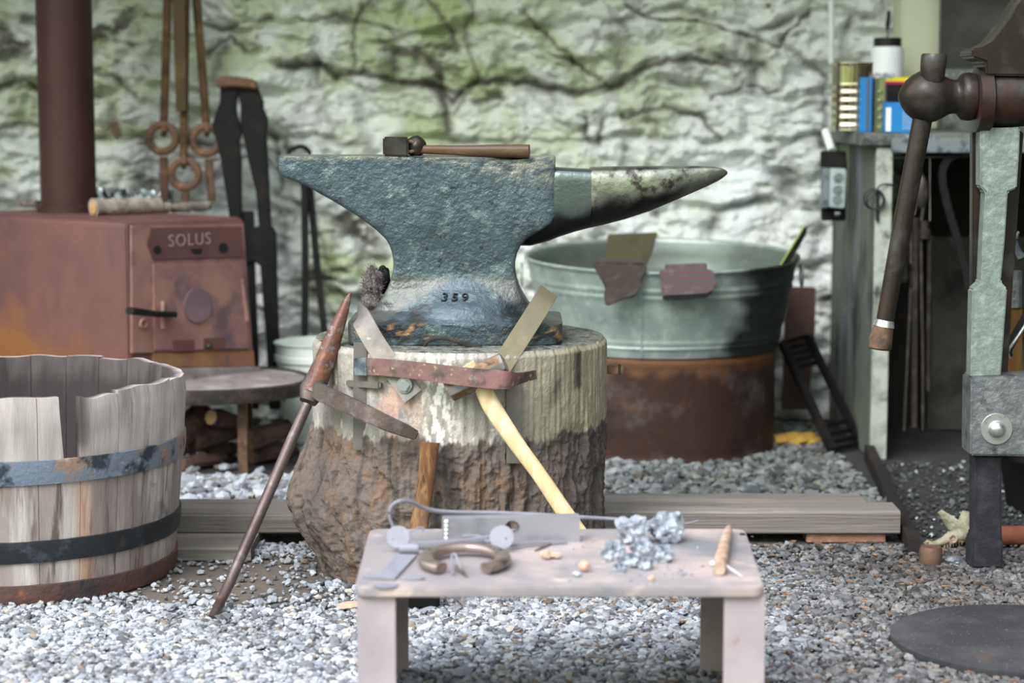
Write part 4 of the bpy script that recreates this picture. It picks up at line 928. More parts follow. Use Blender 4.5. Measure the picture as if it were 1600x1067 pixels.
# ================================================================== STOVE
def stove():
    o0 = P(200, 470, 5.15); u = Vector((.66, .75, 0)).normalized(); v = Vector((-.75, .66, 0)).normalized()
    o = Vector((o0.x, 5.15, 0)); nF = -v
    t = thing('box_stove', 'rust red cast iron box stove on a round base plate with a flue pipe', 'stove', (o.x, 5.4, 0))
    z0, z1 = .243, .645; W, Lg = .405, .76
    V = []
    prof = []
    def quad(z, ins): return [o+u*ins*.5+v*ins+ZA*z, o+u*(W-ins*1.2)+v*ins+ZA*z, o+u*(W-ins)+v*(Lg-ins)+ZA*z, o+u*ins+v*(Lg-ins)+ZA*z]
    rings = [quad(z0, 0), quad(z1-.012, .006), quad(z1, .014)]
    rings[0][1] += u*.018
    F = []
    for r_ in rings: V += r_
    for k in range(2):
        for i in range(4): F.append([k*4+i, k*4+(i+1) % 4, (k+1)*4+(i+1) % 4, (k+1)*4+i])
    F += [[3, 2, 1, 0], [8, 9, 10, 11]]
    build('body', (V, F), STOVE, t, bevel=.004)
    fr = prismN([(203, 352), (379, 350), (392, 548), (204, 552)], o, nF, -.002, .006)
    fp = build('front_plate', fr, STOVEL, t, bevel=.002); fp['label'] = 'pinkish cast front plate'
    build('upper_panel', prismN([(232, 356), (374, 354), (379, 402), (236, 407), (226, 380)], o, nF, .004, .009), STOVE, t, bevel=.002)
    d = build('door', prismN([(234, 412), (374, 408), (385, 545), (236, 548)], o, nF, .005, .013), STOVEL, t, bevel=.003)
    cc = [PL(303+22*math.cos(2*math.pi*i/28), 477+28*math.sin(2*math.pi*i/28), o, nF)+nF*.012 for i in range(28)]
    build('round_cover', extr(cc, nF*.006), M('purple_scale_iron', (.17, .11, .13), [((.22, .15, .17), 12, .5, .7)], rough=.6), d, bevel=.002)
    for a in ((265, 531, 298, 549), (313, 528, 346, 545)):
        build('air_slot', prismN([(a[0], a[1]), (a[2], a[1]-1), (a[2], a[3]-1), (a[0], a[3])], o, nF, .012, .015), STOVE, d, bevel=.0008)
    p = PL(318, 540, o, nF); build('vent_knob', blob(p+nF*.022, (.010, .010, .009), 1, 2, .05), IRON, d)
    build('hinge', cyl(PL(373, 436, o, nF)+nF*.014, PL(381, 500, o, nF)+nF*.014, .006), STOVEL, d)
    build('rust_strip', prismN([(236, 551), (394, 547), (396, 572), (238, 575)], o, nF, -.002, .008), STOVERUST, t, bevel=.002)
    build('ash_lip', prismN([(215, 576), (398, 572), (402, 592), (212, 600)], o, nF, -.004, .03), ASH, t, bevel=.004)
    h0, h1 = PL(268, 492, o, nF)+nF*.03, PL(181, 483, o, nF)+nF*.055
    build('latch_handle', sweep([PL(262, 490, o, nF)+nF*.03, PL(228, 489, o, nF)+nF*.035, h1], [.009, .010, .013], [.008, .008, .010], n=10, e=3), BLACKI, t)
    build('latch_catch', sweep([PL(246, 470, o, nF)+nF*.022, PL(246, 512, o, nF)+nF*.022], .006, .007, up=(0, 1, 0), n=8, e=3), STOVEL, t)
    build('latch_post', cyl(PL(246, 491, o, nF)+nF*.01, PL(246, 491, o, nF)+nF*.034, .006), STOVEL, t)
    build('hook', ring(PL(219, 505, o, nF)+nF*.015, .010, .004, u, ZA), STOVEL, t)
    for a, b, r_ in ((242, 390, 6), (345, 387, 7)):
        q = [PL(a+r_*math.cos(2*math.pi*i/16), b+r_*1.1*math.sin(2*math.pi*i/16), o, nF)+nF*.009 for i in range(16)]
        build('bolt_hole', extr(q, nF*.002), INK, t)
    build('slot', prismN([(293, 389), (312, 388), (311, 396), (300, 397)], o, nF, .008, .010), INK, t)
    build('lettering', text('SOLUS', .044, PL(293, 375, o, nF)+nF*.0088, u, ZA, extr_=.0015, space=1.15), EMBOSS, t, smooth=0)
    # base plate, legs
    build('base_plate', lathe([(0, .199), (.270, .199), (.270, .226), (.18, .232), (0, .238)], (-.815, 5.345, 0), 64, sy=.86), ASH, t)
    build('plate_rim', lathe([(.2705, .190), (.290, .192), (.293, .205), (.291, .226), (.284, .230), (.2705, .227)], (-.815, 5.345, 0), 64, sy=.86), IRON, t)
    for q in ((-.692, 5.20), (-.98, 5.18), (-.72, 5.52), (-1.35, 5.62)):
        build('leg', box(q[0]-.012, q[0]+.012, q[1]-.012, q[1]+.012, 0, .19 if q[0] > -1.2 else z0), RUSTI, t)
    # flue
    c = P(107, 300, 5.70); rr_ = .0765
    fl = build('flue_pipe', join(lathe([(rr_, z1-.003), (rr_, 1.30), (rr_+.002, 1.301), (rr_+.002, 1.34), (rr_, 1.341), (rr_, 2.54)], (c.x, 5.70, 0), 48)), PIPE, t)
    build('flue_collar', lathe([(rr_+.001, z1-.004), (rr_+.012, z1-.004), (rr_+.012, z1+.02), (rr_+.001, z1+.022)], (c.x, 5.70, 0), 48), PIPE, t)
    # damper handle: wire coil
    hs = []; p0 = P(152, 203, 5.68); p1 = P(182, 205, 5.66)
    build('damper_rod', sweep(smooth_path([p0, P(160, 206, 5.67), P(167, 203, 5.665), P(174, 192, 5.66), P(181, 193, 5.66)], 3), .0018, n=6), RUSTI, fl)
    for i in range(90):
        a = i*.75; h = i/89; r_ = .0115*math.sin(math.pi*min(max(h, .06), .94))**.5; hs.append(p1+Vector((r_*math.cos(a), r_*math.sin(a), .028-h*.05)))
    build('damper_coil', sweep(hs, .0011, n=6), RUSTI, fl)
    return o, u, v, z1
so_, su, sv, sz = stove()
def stovetop(px, py, h=0.): p = G(px, py, sz); p.z += h; return p
def stick_(name, label, a, b, r, mat, cut=True, grp='sticks lying on top of the stove'):
    A, B = stovetop(*a, r*.95), stovetop(*b, r*.95)
    if cut is None: pass
    t = thing(name, label, 'stick', (A+B)/2-ZA*r, grp)
    pts = [A.lerp(B, k/8)+Vector((0, .003*math.sin(k*2), .002*math.sin(k*1.7))) for k in range(9)]
    build('bark', sweep(pts, [r*(1+.12*math.sin(k*2.3+r*900)) for k in range(9)], n=14), mat, t)
    ax = (A-B).normalized(); build('cut_end', cyl(A, A+ax*.002, r*.8), CUTW, t)
stick_('firewood_stick', 'thick grey bark stick in front, with orange cut end, on the stove top', (146, 337), (250, 333), .023, WOODLOG)
stick_('firewood_stick', 'thinner stick reaching furthest right on the stove top', (250, 333), (328, 328), .013, WOODLOG)
stick_('firewood_stick', 'upper grey stick stacked just behind the thick one on the stove top', (140, 322), (244, 318), .024, WOODLOG)
stick_('firewood_stick', 'broken grey stick lying in front of the flue pipe', (98, 328), (142, 326), .016, WOODLOG)
stick_('firewood_stick', 'short dark stick end beside the round knob at the stove back', (32, 323), (58, 323), .010, WOODLOG)
tag(build('round_stone', blob(stovetop(66, 330, .016), (.016, .016, .017), 3, 3, .1), BLACKI), 'dark round stone left of the flue pipe on the stove', 'stone')
tag(build('bark_knot', blob(stovetop(87, 325, .015), (.018, .014, .016), 6, 3, .25), WOODLOG), 'knobbly piece of bark between the round stone and the flue pipe', 'bark')
def foil():
    nx, nz_ = 70, 50; pa, pb = P(146, 300, 5.99), P(272, 300, 5.97)
    X, Z = np.meshgrid(np.linspace(pa.x, pb.x, nx), np.linspace(0, 1, nz_)); top = .705-.010*np.linspace(0, 1, nx)[None]-.008*np.abs(fbm(np.linspace(0, 9, nx)[None], 0., 0.))
    Zz = Z*top; Y = 5.965+.034*fbm(X*55, Zz*55, 0., 4, .7)
    f = np.stack([X, Y, Zz], -1).reshape(-1, 3); b = f+np.array([0, .004, 0]); i = np.arange(nx*nz_).reshape(nz_, nx)
    F = np.stack([i[:-1, :-1], i[:-1, 1:], i[1:, 1:], i[1:, :-1]], -1).reshape(-1, 4).tolist(); n = nx*nz_; F += [[n+q for q in reversed(a)] for a in F]
    F += [[i[-1, k], i[-1, k+1], n+i[-1, k+1], n+i[-1, k]] for k in range(nx-1)]
    return [Vector(v) for v in np.concatenate([f, b])], F
tag(build('foil_sheet', foil(), FOIL, smooth=0), 'crumpled shiny foil sheet standing behind the stove at the wall', 'foil')
# firewood under the stove
fw = [((262, 700), (320, 640), .035, 'dark log leaning steeply beside the barrel under the stove'), ((300, 690), (372, 668), .030, 'charred split log in the middle of the pile under the stove'), ((318, 722), (362, 700), .020, 'small log with bright orange sawn end under the stove'),
      ((285, 735), (350, 742), .018, 'flat bark strip on the ground in front of the firewood'), ((388, 690), (450, 668), .028, 'dark log right of the stove leg, lying high'), ((392, 722), (455, 712), .026, 'dark log right of the stove leg, lying low'), ((330, 652), (372, 660), .022, 'yellowish split log at the top of the pile under the stove')]
for i, (a, b, r_, lab) in enumerate(fw):
    Y = 5.22+.05*(i % 3); A, B = P(*a, Y), P(*b, Y+.10); A.z = max(A.z, r_); B.z = max(B.z, r_)
    t = thing('firewood_log', lab, 'log', (A+B)/2, 'firewood under the stove')
    build('bark', sweep([A, A.lerp(B, .3)+ZA*.004, A.lerp(B, .7), B], [r_, r_*1.08, r_*.95, r_*.9], n=9), FIREW, t, smooth=25)
    build('cut_end', sweep([A+(A-B).normalized()*.002, A], r_*.85, n=9), CUTW if i in (2, 6) else RUSTI, t)
# white bucket
def bucket():
    c = P(498, 560, 5.72); t = thing('plastic_bucket', 'whitish plastic bucket with a double rim behind the stump', 'bucket', (c.x, 5.72, 0))
    zt = P(0, 542, 5.60).z
    build('shell', lathe([(0, .004), (.095, .004), (.118, zt-.055), (.124, zt-.05), (.124, zt-.035), (.119, zt-.033), (.121, zt-.004), (.127, zt), (.123, zt+.002), (.115, zt-.03), (.092, .012), (0, .012)], (c.x, 5.72, 0), 48), WHITEP, t)
    hp_ = [Vector((c.x-.128, 5.72, zt-.04)), Vector((c.x-.135, 5.64, zt-.10)), Vector((c.x-.08, 5.58, zt-.15))]
    build('wire_handle', sweep(smooth_path(hp_, 5), .0022, n=6), BLACKI, t)
bucket()

# ================================================================== THINGS ON THE BACK WALL
def hang(label, rod, ringc, bar, flat=None, Y=5.93):
    t = thing('wall_hook', label, 'hook', P(ringc[0], ringc[1]+50, Y), 'ringed iron hooks hanging on the wall')
    build('rod', sweep([P(rod[0][0], rod[0][1], Y+.012), P(rod[1][0], rod[1][1], Y+.012)], .0125, .008, up=(0, 1, 0), n=10, e=3), HANGM, t)
    c = P(ringc[0], ringc[1], Y); build('ring', ring(c, .0385, .0115, e=3), RUSTI, t)
    build('shank', sweep([P(bar[0][0], bar[0][1], Y), P(bar[1][0], bar[1][1], Y)], .0125, .009, up=(0, 1, 0), n=10, e=3), RUSTI, t)
    build('bent_tip', sweep(smooth_path([P(rod[1][0], rod[1][1]-8, Y+.004), P(rod[1][0]+1, rod[1][1]+6, Y-.018), P(rod[1][0], rod[1][1]+10, Y-.006)], 4), .009, n=10), RUSTI, t)
    if flat:
        f = build('flat_bar', prism(flat, Y-.02, .006), BRASSY, t, bevel=.001); f['label'] = 'dull yellow flat bar'
hang('ringed hook hanging at the left of the three on the wall', ((263, -40), (256, 200)), (254, 216), ((256, 245), (257, 315)))
hang('ringed hook hanging lowest in the middle, with a yellowish flat bar in front', ((290, -40), (287, 250)), (289, 272), ((290, 300), (291, 332)), [(268, -30), (289, -30), (291, 173), (275, 174)], Y=5.90)
hang('ringed hook hanging at the right, beside the big black tongs', ((304, -40), (323, 200)), (322, 219), ((326, 248), (331, 316)))
def big_tongs():
    Y = 5.90; z1 = lambda *p: [(210+x/3.1375, y/3.1375) for x, y in p]
    t = thing('hoof_nippers', 'large black wrought iron tongs with hooked jaw hanging on the wall beside the stove', 'tongs', P(390, 520, Y))
    j = build('jaw', prism(z1((395,405),(410,380),(445,370),(520,378),(580,388),(602,412),(600,440),(560,430),(480,425),(430,430),(405,425)), Y-.02, .05), RUSTI, t, bevel=.005); j['label'] = 'brown hooked jaw'
    build('leg', prism(z1((420,420),(480,420),(510,440),(498,500),(500,560),(525,650),(512,690),(522,800),(522,960),(525,1100),(470,1100),(445,930),(420,770),(400,690),(378,620),(395,560),(418,500)), Y, .032), BLACKI, t, bevel=.004)
    build('leg', prism(z1((480,420),(560,415),(600,425),(635,510),(625,520),(655,590),(645,660),(652,780),(660,950),(668,1120),(610,1120),(595,940),(560,800),(535,680),(518,600),(520,520),(505,450)), Y+.005, .032), BLACKI, t, bevel=.004)
    build('cross_piece', prism([(377, 352), (400, 356), (415, 345), (430, 362), (432, 416), (410, 418), (396, 408), (372, 418)], Y+.002, .04), BLACKI, t, bevel=.004)
    build('lower_bar', prism([(405, 400), (431, 400), (436, 540), (438, 640), (420, 640), (416, 540)], Y+.004, .03), BLACKI, t, bevel=.003)
    build('bottom_foot', prism([(376, 330), (396, 330), (398, 420), (404, 560), (404, 640), (392, 640), (388, 520), (378, 420)], Y+.012, .02), BLACKI, t, bevel=.003)
big_tongs()
def thin_tongs():
    Y = 5.94; t = thing('long_tongs', 'slim dark tongs leaning on the wall under the heel of the anvil', 'tongs', P(490, 600, Y))
    A = P(488, 650, Y); 
    build('rein', sweep([P(470, 245, Y), P(476, 300, Y), P(477, 420, Y), P(476, 545, Y-.02), P(474, 680, Y-.05)], .0105, .008, up=(0, 1, 0), n=8, e=3), BLACKI, t)
    build('rein', sweep([P(480, 245, Y+.02), P(485, 300, Y+.02), P(496, 420, Y+.02), P(510, 545, Y), P(522, 680, Y-.04)], .0105, .008, up=(0, 1, 0), n=8, e=3), BLACKI, t)
    build('hooked_jaw', sweep(smooth_path([P(478, 262, Y), P(484, 240, Y), P(472, 229, Y), P(456, 233, Y), P(450, 240, Y)], 4), .007, n=8), BLACKI, t)
thin_tongs()
# conduit
tag(build('wall_conduit', cyl(P(1299, 100, 6.0), P(1300, -220, 6.0), .009), WHITEP), 'thin white conduit running down the wall above the tin can', 'pipe')

# ================================================================== DRUM, TUB
DC = (P(1032, 640, 5.6).x, 5.60)
def drum():
    t = thing('steel_drum', 'cut down rusty brown steel drum carrying the zinc tub', 'drum', (DC[0], DC[1], 0))
    n, m = 120, 40; zt = .283; A, Z = np.meshgrid(np.linspace(0, 2*math.pi, n, endpoint=False), np.linspace(0, zt, m))
    r = .312+.003*np.exp(-((Z-.27)/.01)**2)+.004*np.exp(-((Z-.006)/.008)**2)+.002*fbm(A*2, Z*6, 1.)
    V = np.stack([DC[0]+r*np.cos(A), DC[1]+r*np.sin(A), Z], -1).reshape(-1, 3)
    i = np.arange(n*m).reshape(m, n); j = np.roll(i, -1, 1); F = np.stack([i[:-1], j[:-1], j[1:], i[1:]], -1).reshape(-1, 4).tolist()
    F.append(list(range((m-1)*n, m*n)))
    rust = (sstep(.235, .272, Z+.03*fbm(A*7, Z*10, 4., 4)))*.9
    build('shell', ([Vector(v) for v in V], F), DRUM, t, attrs=dict(rust=rust.ravel()))
drum()
def tub():
    cx, cy = DC; z0, zt = .286, .525; t = thing('wash_tub', 'round galvanised zinc wash tub with dented rim standing on the rusty drum', 'tub', (cx, cy, z0))
    n = 160; hs = [(0, z0+.004), (.30, z0+.004), (.318, z0)]
    outer = []
    for k in range(46):
        f = k/45; z = z0+(zt-z0)*f; r = .318+.052*f+.0035*(math.exp(-((z-.312)/.004)**2)+math.exp(-((z-.326)/.004)**2)+math.exp(-((z-.455)/.005)**2)+math.exp(-((z-.475)/.005)**2))
        outer.append((r, z))
    outer += [(.376, zt+.002), (.378, zt+.007), (.374, zt+.011), (.369, zt+.008)]
    inner = [(r-.004, z) for r, z in outer[45:0:-3]]+[(.30, z0+.01), (0, z0+.010)]
    pr = hs+outer+inner; V, F = lathe(pr, (cx, cy, 0), n)
    dull = [0. if i < (len(hs)+len(outer))*n else .8 for i in range(len(V))]  # inside of the tub darkened: shade put into the zinc colour
    dark_reflection = []; tilt = math.tan(R(2.6))
    for q in V:
        f = (q.z-z0)/(zt-z0); q.z += tilt*(q.y-cy)*max(0, f)**1.5; q.y -= .0
        a = math.atan2(q.y-cy, q.x-cx); ins = math.hypot(q.x-cx, q.y-cy)
        q.x += .002*math.sin(a*7)*f
        px = 800+FPX*q.x/q.y; py = 150+(CH-q.z)*FPX/q.y
        v_ = float(sstep(1140, 1190, px+25*float(perlin(px*.03, py*.05, 1.))-max(0, (440-py))*.25+max(0, py-480)*.5))*.92 if q.y < cy and px > 1100 else 0  # dark reflection on the tub's right side, painted into its colour
        dark_reflection.append(v_)
    build('shell', (V, F), GALV, t, attrs=dict(dark_reflection=dark_reflection, dull=dull), smooth=50)
    a = R(-103); rr_ = .345
    build('seam', sweep([Vector((cx+(.320+.052*f)*math.cos(a), cy+(.320+.052*f)*math.sin(a), z0+.002+(zt-z0)*f-.014*f**1.5)) for f in (0, .2, .4, .6, .8, .98)], .003, .0015, up=(0, 1, 0), n=4), GALV, t)
    for sgn in (1, -1):
        c = Vector((cx+sgn*.372, cy, .487)); build('ring_handle', sweep([c+Vector((sgn*.012, .03*math.cos(q), .03*math.sin(q)-.01)) for q in [2*math.pi*k/20 for k in range(20)]], .0035, n=8, closed=True), GALV, t)
tub()
# cloth over the rim, board inside, striped block, blade
fY = DC[1]-.378
cl = [(925, 413), (940, 410), (985, 412), (1012, 416), (1006, 432), (1000, 447), (994, 462), (975, 468), (955, 477), (946, 478), (944, 462), (946, 450), (938, 435)]
def drape():
    f = []
    for a, b in cl: f.append(P(a, b, fY-.010+.004*math.sin(a*.3)))
    V, F = extr(f, YA*.012)
    g = [P(930, 412, fY-.004), P(1008, 414, fY-.004), P(1004, 408, fY+.06), P(935, 408, fY+.06)]
    return join((V, F), extr(g, ZA*.008))
tag(build('brown_rag', drape(), CLOTH, bevel=.003), 'dark brown rag hanging over the front rim of the wash tub', 'rag')
tag(build('olive_board', prism([(950, 366), (1028, 363), (1020, 392), (1008, 420), (985, 440), (952, 440), (946, 400)], DC[1]+.22, .012), SLATM, bevel=.003), 'flat olive brown board leaning inside the wash tub behind the rag', 'board')
def striped():
    t = thing('striped_mitt', 'grey pad with thin red stripes hooked on the front rim of the tub', 'pad', P(1075, 465, fY-.01))
    pts = [(1030, 422), (1108, 420), (1118, 426), (1121, 442), (1117, 455), (1105, 461), (1035, 465)]
    build('pad', prism(pts, fY-.020, .018), STRIPED, t, bevel=.005)
    build('lower_edge', prism([(1035, 463), (1105, 459), (1114, 456), (1104, 465), (1060, 469), (1036, 469)], fY-.018, .014), BLACKP, t, bevel=.002)
    build('rim_hook', prism([(1040, 414), (1105, 412), (1105, 424), (1040, 426)], fY-.008, .03), STRIPED, t, bevel=.002)
striped()
bl = thing('glass_blade', 'dark flat blade with a green glint painted along its edge standing in the right of the tub', 'blade', P(1235, 410, 5.62))
build('blade', extr([P(1222, 412, 5.62), P(1256, 355, 5.62), P(1262, 355, 5.62), P(1260, 366, 5.62), P(1236, 408, 5.62), P(1226, 440, 5.62), P(1205, 440, 5.62)], YA*.008), BLACKI, bl, bevel=.001)
build('bright_edge', sweep([P(1213, 425, 5.615), P(1257, 353, 5.615)], .0022, n=6), GLINT, bl)  # yellow-green glint on the blade, made as a coloured strip
# beside the tub
tag(build('leaning_board', prism([(1236, 448), (1275, 450), (1273, 535), (1262, 640), (1222, 640), (1226, 500)], 5.93, .015), M('dull_red_board', (.085, .05, .045), [((.12, .07, .06), 8, .5, .7)], rough=.8), bevel=.002), 'dull red brown board leaning on the wall right of the tub', 'board')
def grate():
    Y = 5.55; t = thing('slatted_grate', 'black slatted iron frame leaning in the corner beside the tub', 'frame', P(1300, 720, Y-.1))
    a0, a1, b0, b1 = P(1222, 535, Y+.12), P(1300, 722, Y-.08), P(1262, 525, Y+.2), P(1345, 702, Y+.02)
    a1.z = b1.z = .012
    build('rail', sweep([a0, a1], .012, .010, n=4), BLACKI, t, bevel=.002); build('rail', sweep([b0, b1], .010, .010, n=4), BLACKI, t, bevel=.002)
    for k in range(9):
        f = k/8 if k < 5 else .55+.45*(k-4)/4; f = [.0, .06, .12, .18, .24, .78, .86, .93, .99][k]
        build('slat', sweep([a0.lerp(a1, f), b0.lerp(b1, f)], .007, .004, up=(0, 1, 0), n=4), BLACKI, t)
grate()
for lab, a, b, r_ in (('yellow split stick lying behind the drum', (1205, 690), (1245, 697), .024), ('yellow split stick tilted up against the other one', (1238, 722), (1268, 690), .024), ('short yellow stick nearest the black frame', (1268, 700), (1290, 694), .016)):
    A, B = P(*a, 5.56), P(*b, 5.62); A.z = max(A.z, r_*.9); B.z = max(B.z, r_*.9)
    tag(build('yellow_stick', sweep([A, A.lerp(B, .5), B], [r_, r_*1.05, r_*.8], r_*.75, n=6), YELW, smooth=25), lab, 'stick', 'yellow sticks beside the drum')

# ================================================================== TIMBERS
def timber(name, label, x0, x1, y0, y1, z0, z1, seed=0, mat=TIMBER):
    n = 40; V, F = [], []
    xs = np.linspace(x0, x1, n); rr_ = np.random.default_rng(seed)
    for i, x in enumerate(xs):
        a = .0015*perlin(x*9+seed, 1.1, 0.); b = .0015*perlin(x*9+seed, 5.1, 0.)
        c = .003; q = [(y0+a, z0+c), (y0+c, z0), (y1-c, z0), (y1, z0+c), (y1, z1-c+b), (y1-c, z1+b), (y0+c*1.5+a, z1+b), (y0+a, z1-c*1.5+b)]
        V += [Vector((x, float(y), float(z))) for y, z in q]
    for i in range(n-1):
        for j in range(8): F.append([i*8+j, i*8+(j+1) % 8, (i+1)*8+(j+1) % 8, (i+1)*8+j])
    F += [list(range(7, -1, -1)), list(range((n-1)*8, n*8))]
    return tag(build(name, (V, F), mat, smooth=30), label, 'timber')
xr = P(1405, 830, 4.37).x
timber('floor_timber', 'weathered grey timber in front, running right from behind the stump', .13, xr, 4.36, 4.462, .022, .072, 1)
timber('floor_timber', 'weathered grey timber behind, tight against the front one right of the stump', .13, xr-.055, 4.466, 4.575, .022, .070, 2)
timber('floor_timber', 'weathered grey timber running left of the stump behind the barrel', -.98, -.40, 4.33, 4.50, .030, .072, 3)
timber('wood_block', 'flat wooden block under the left timber beside the barrel', -.76, -.545, 4.19, 4.40, .0, .030, 4)
tag(build('support_brick', box(P(1257, 850, 4.4).x, P(1380, 850, 4.4).x, 4.372, 4.47, 0, .022), BRICK, bevel=.002), 'reddish brick under the right end of the front timber', 'brick')
tag(build('support_brick', box(.20, .32, 4.372, 4.47, 0, .022), BRICK, bevel=.002), 'reddish brick under the front timber close to the stump', 'brick')
# dark kerb board running from the partition toward the viewer
k0, k1 = G(1346, 712), G(1428, 868)
struct('trim_1', sweep([Vector((k0.x+.01, 5.40, .02)), Vector((k1.x+.0, k1.y, .015))], .013, .02, n=4), DARKB)

# ================================================================== RIGHT: PARTITION, SHELF AND THINGS ON IT
PX0 = P(1360, 600, 5.4).x; PX1 = P(1386, 600, 5.4).x; SZ = P(0, 208, 5.42).z
def workbench():
    t = thing('stone_workbench', 'mossy partition carrying a cinder covered shelf slab against the wall', 'workbench', (1.2, 5.7, 0))
    V, F = box(PX0, PX1, 5.40, 6.10, 0, SZ-.035)
    build('side_panel', (V, F), PIER, t, bevel=.004)
    f = build('front_edge', box(PX0+.002, PX1+.001, 5.392, 5.402, 0, SZ-.036), PIERF, t, bevel=.002); f['label'] = 'front edge with its lit tone painted in'  # lit front face: its brightness is put into a paler material
    build('slab', box(PX0-.035, 1.885, 5.38, 6.10, SZ-.034, SZ), SLABM, t, bevel=.004)
    build('slab_rail', box(P(1398, 0, 5.37).x, 1.885, 5.365, 5.379, SZ-.05, SZ-.012), BARE, t, bevel=.002)
    build('back_board', box(PX1+.002, PX1+.16, 5.95, 5.98, 0, .42), DARKB, t)
    build('recess_shade_board', box(PX1+.17, 1.885, 6.0, 6.02, 0, SZ-.036), DARKB, t)  # added black board standing in for the shade of the recess
    build('tool_rail', cyl(P(1380, 247, 5.44), P(1520, 244, 5.44), .0018), STEEL, t)
workbench()
def can():
    c = P(1330, 200, 5.62); t = thing('tin_can', 'tall ribbed shiny tin can on the left end of the shelf', 'can', (c.x, 5.62, SZ)); r = .0555; h = P(0, 98, 5.62).z-SZ
    pr = [(0, .001), (r, .001), (r+.001, .004), (r, .008)]
    for k in range(40):
        z = .01+(h-.02)*k/39; pr.append((r+(.0014*math.sin(k*math.pi/2.6) if k < 28 else 0), z))
    pr += [(r, h-.006), (r+.0015, h-.003), (r+.001, h), (r-.003, h-.001), (r-.003, h-.004), (0, h-.004)]
    build('shell', lathe([(a, b+SZ) for a, b in pr], (c.x, 5.62, 0), 48), TIN, t)
can()
def jar():
    Y = 5.86; c = P(1386, 100, Y); t = thing('white_jar', 'white plastic jar with black lid and a brush handle behind the boxes on the shelf', 'jar', (c.x, Y, SZ)); r = .0455; zt = P(0, 73, Y).z; zl = P(0, 59, Y).z
    build('jar_body', lathe([(0, SZ+.001), (r, SZ+.001), (r, zt-.01), (r*.92, zt), (0, zt)], (c.x, Y, 0), 40), WHITEC, t)
    build('lid', lathe([(0, zt-.002), (r*.86, zt-.002), (r*.86, zl-.002), (r*.82, zl), (0, zl)], (c.x, Y, 0), 40), BLACKP, t)
    build('brush_handle', sweep([Vector((c.x, Y, zl-.004)), P(1387, 38, Y), P(1389, 17, Y)], [.0042, .0065, .005], n=10), BLACKP, t)
jar()
def carton(name, label, pxa, pxb, Y, py, d, mat, parts=()):
    xa, xb = P(pxa, 200, Y).x, P(pxb, 200, Y).x; zt = P(0, py, Y).z
    t = thing(name, label, 'box', ((xa+xb)/2, Y+d/2, SZ)); build('carton_body', box(xa, xb, Y, Y+d, SZ+.0005, zt), mat, t, bevel=.0015)
    for (nm, a, b, c, e, m_) in parts:
        build(nm, box(P(a, 0, Y).x, P(b, 0, Y).x, Y-.0016, Y+.0004, P(0, e, Y).z, P(0, c, Y).z), m_, t, smooth=0)
    return t
carton('paint_box', 'tall plain blue box edge on, right against the tin can', 1343, 1362, 5.56, 121, .12, BLUEC, [('grey_side', 1357, 1361.5, 123, 203, GREYC)])
carton('printed_box', 'narrow navy printed box between the blue box and the ringed binder', 1363, 1371, 5.58, 124, .12, NAVYC, [])
bt = carton('ring_binder', 'olive spiral bound book standing upright among the boxes', 1373, 1382, 5.50, 122, .14, OLIVEC)
sp = []
for k in range(5): sp.append(ring(P(1374.5, 142+k*14, 5.497), .006, .0016, YA, XA, n=14))
build('spiral_rings', join(*sp), GOLDC, bt)
carton('yellow_topped_box', 'dark box with yellow and crimson bands behind the blue carton', 1385, 1440, 5.66, 120, .10, BLACKP, [('yellow_band', 1385.5, 1439.5, 120.5, 127, YELLOWC), ('crimson_band', 1385.5, 1439.5, 127, 131, PINKC)])
ct = carton('blue_carton', 'small blue carton with white panel and fine white print in front on the shelf', 1384, 1440, 5.44, 160, .06, BLUEC, [('white_panel', 1388, 1396, 168, 205, WHITEC)])
ln = []
rr = random.Random(3)
for k in range(8):
    y_ = 168+k*4.6; ln.append(text(rr.choice(['iii lin mini', 'liin nim iln', 'mi nili lim']), .0065, P(1418, y_, 5.4392), XA, ZA, extr_=.0003))
build('fine_print', join(*ln), WHITEC, ct, smooth=0)
tag(build('rubble_heap', join(*[blob(P(1370+random.uniform(-14, 30), 118+random.uniform(-2, 3), 5.60)+Vector((0, 0, 0)), [random.uniform(.003, .007)]*3, k, 1, .4) for k in range(26)]), SLAG, smooth=0), 'grit lying on top of the boxes on the shelf', 'grit', kind='stuff')
# junction box
def jbox():
    Y = 5.62; t = thing('junction_box', 'grey electrical junction box with three round knockouts on the partition', 'electrical box', (PX0-.03, Y+.03, .76))
    build('backplate', prism([(1283, 236), (1322, 236), (1324, 256), (1322, 345), (1284, 345)], Y+.03, .02), BLACKI, t, bevel=.003)
    b = build('box', prism([(1298, 263), (1323, 264), (1320, 326), (1296, 324)], Y-.01, .045), GREYBOX, t, bevel=.003)
    for y_ in (278, 297, 312):
        c = P(1310-(y_-278)*.05, y_, Y-.0105); build('knockout', join(sweep([c, c-YA*.002], .0095, n=20), ring(c-YA*.001, .0125, .0012, n=24)), BARE, b)
    build('side_cover', prism([(1286, 262), (1297, 263), (1295, 325), (1285, 325)], Y, .04), BARE, t, bevel=.002)
    build('cable_clamp', cyl(P(1304, 334, Y+.01), P(1312, 334, Y+.01), .008), STEEL, t)
    build('conduit', cyl(P(1300, 236, Y+.04), P(1290, 205, Y+.10), .012), WHITEP, t)
jbox()
tag(build('cable_coil', join(ring(P(1365, 311, 5.385), .026, .0022, n=30), ring(P(1368, 313, 5.381), .024, .0022, n=30), sweep(smooth_path([P(1352, 318, 5.382), P(1368, 302, 5.38), P(1375, 290, 5.38), P(1392, 288, 5.39), P(1415, 296, 5.40)], 4), .0022, n=8), sweep([P(1371, 300, 5.386), P(1371, 345, 5.386)], .005, n=8)), BLACKP), 'coil of thin black cable hanging at the front edge of the partition', 'cable')
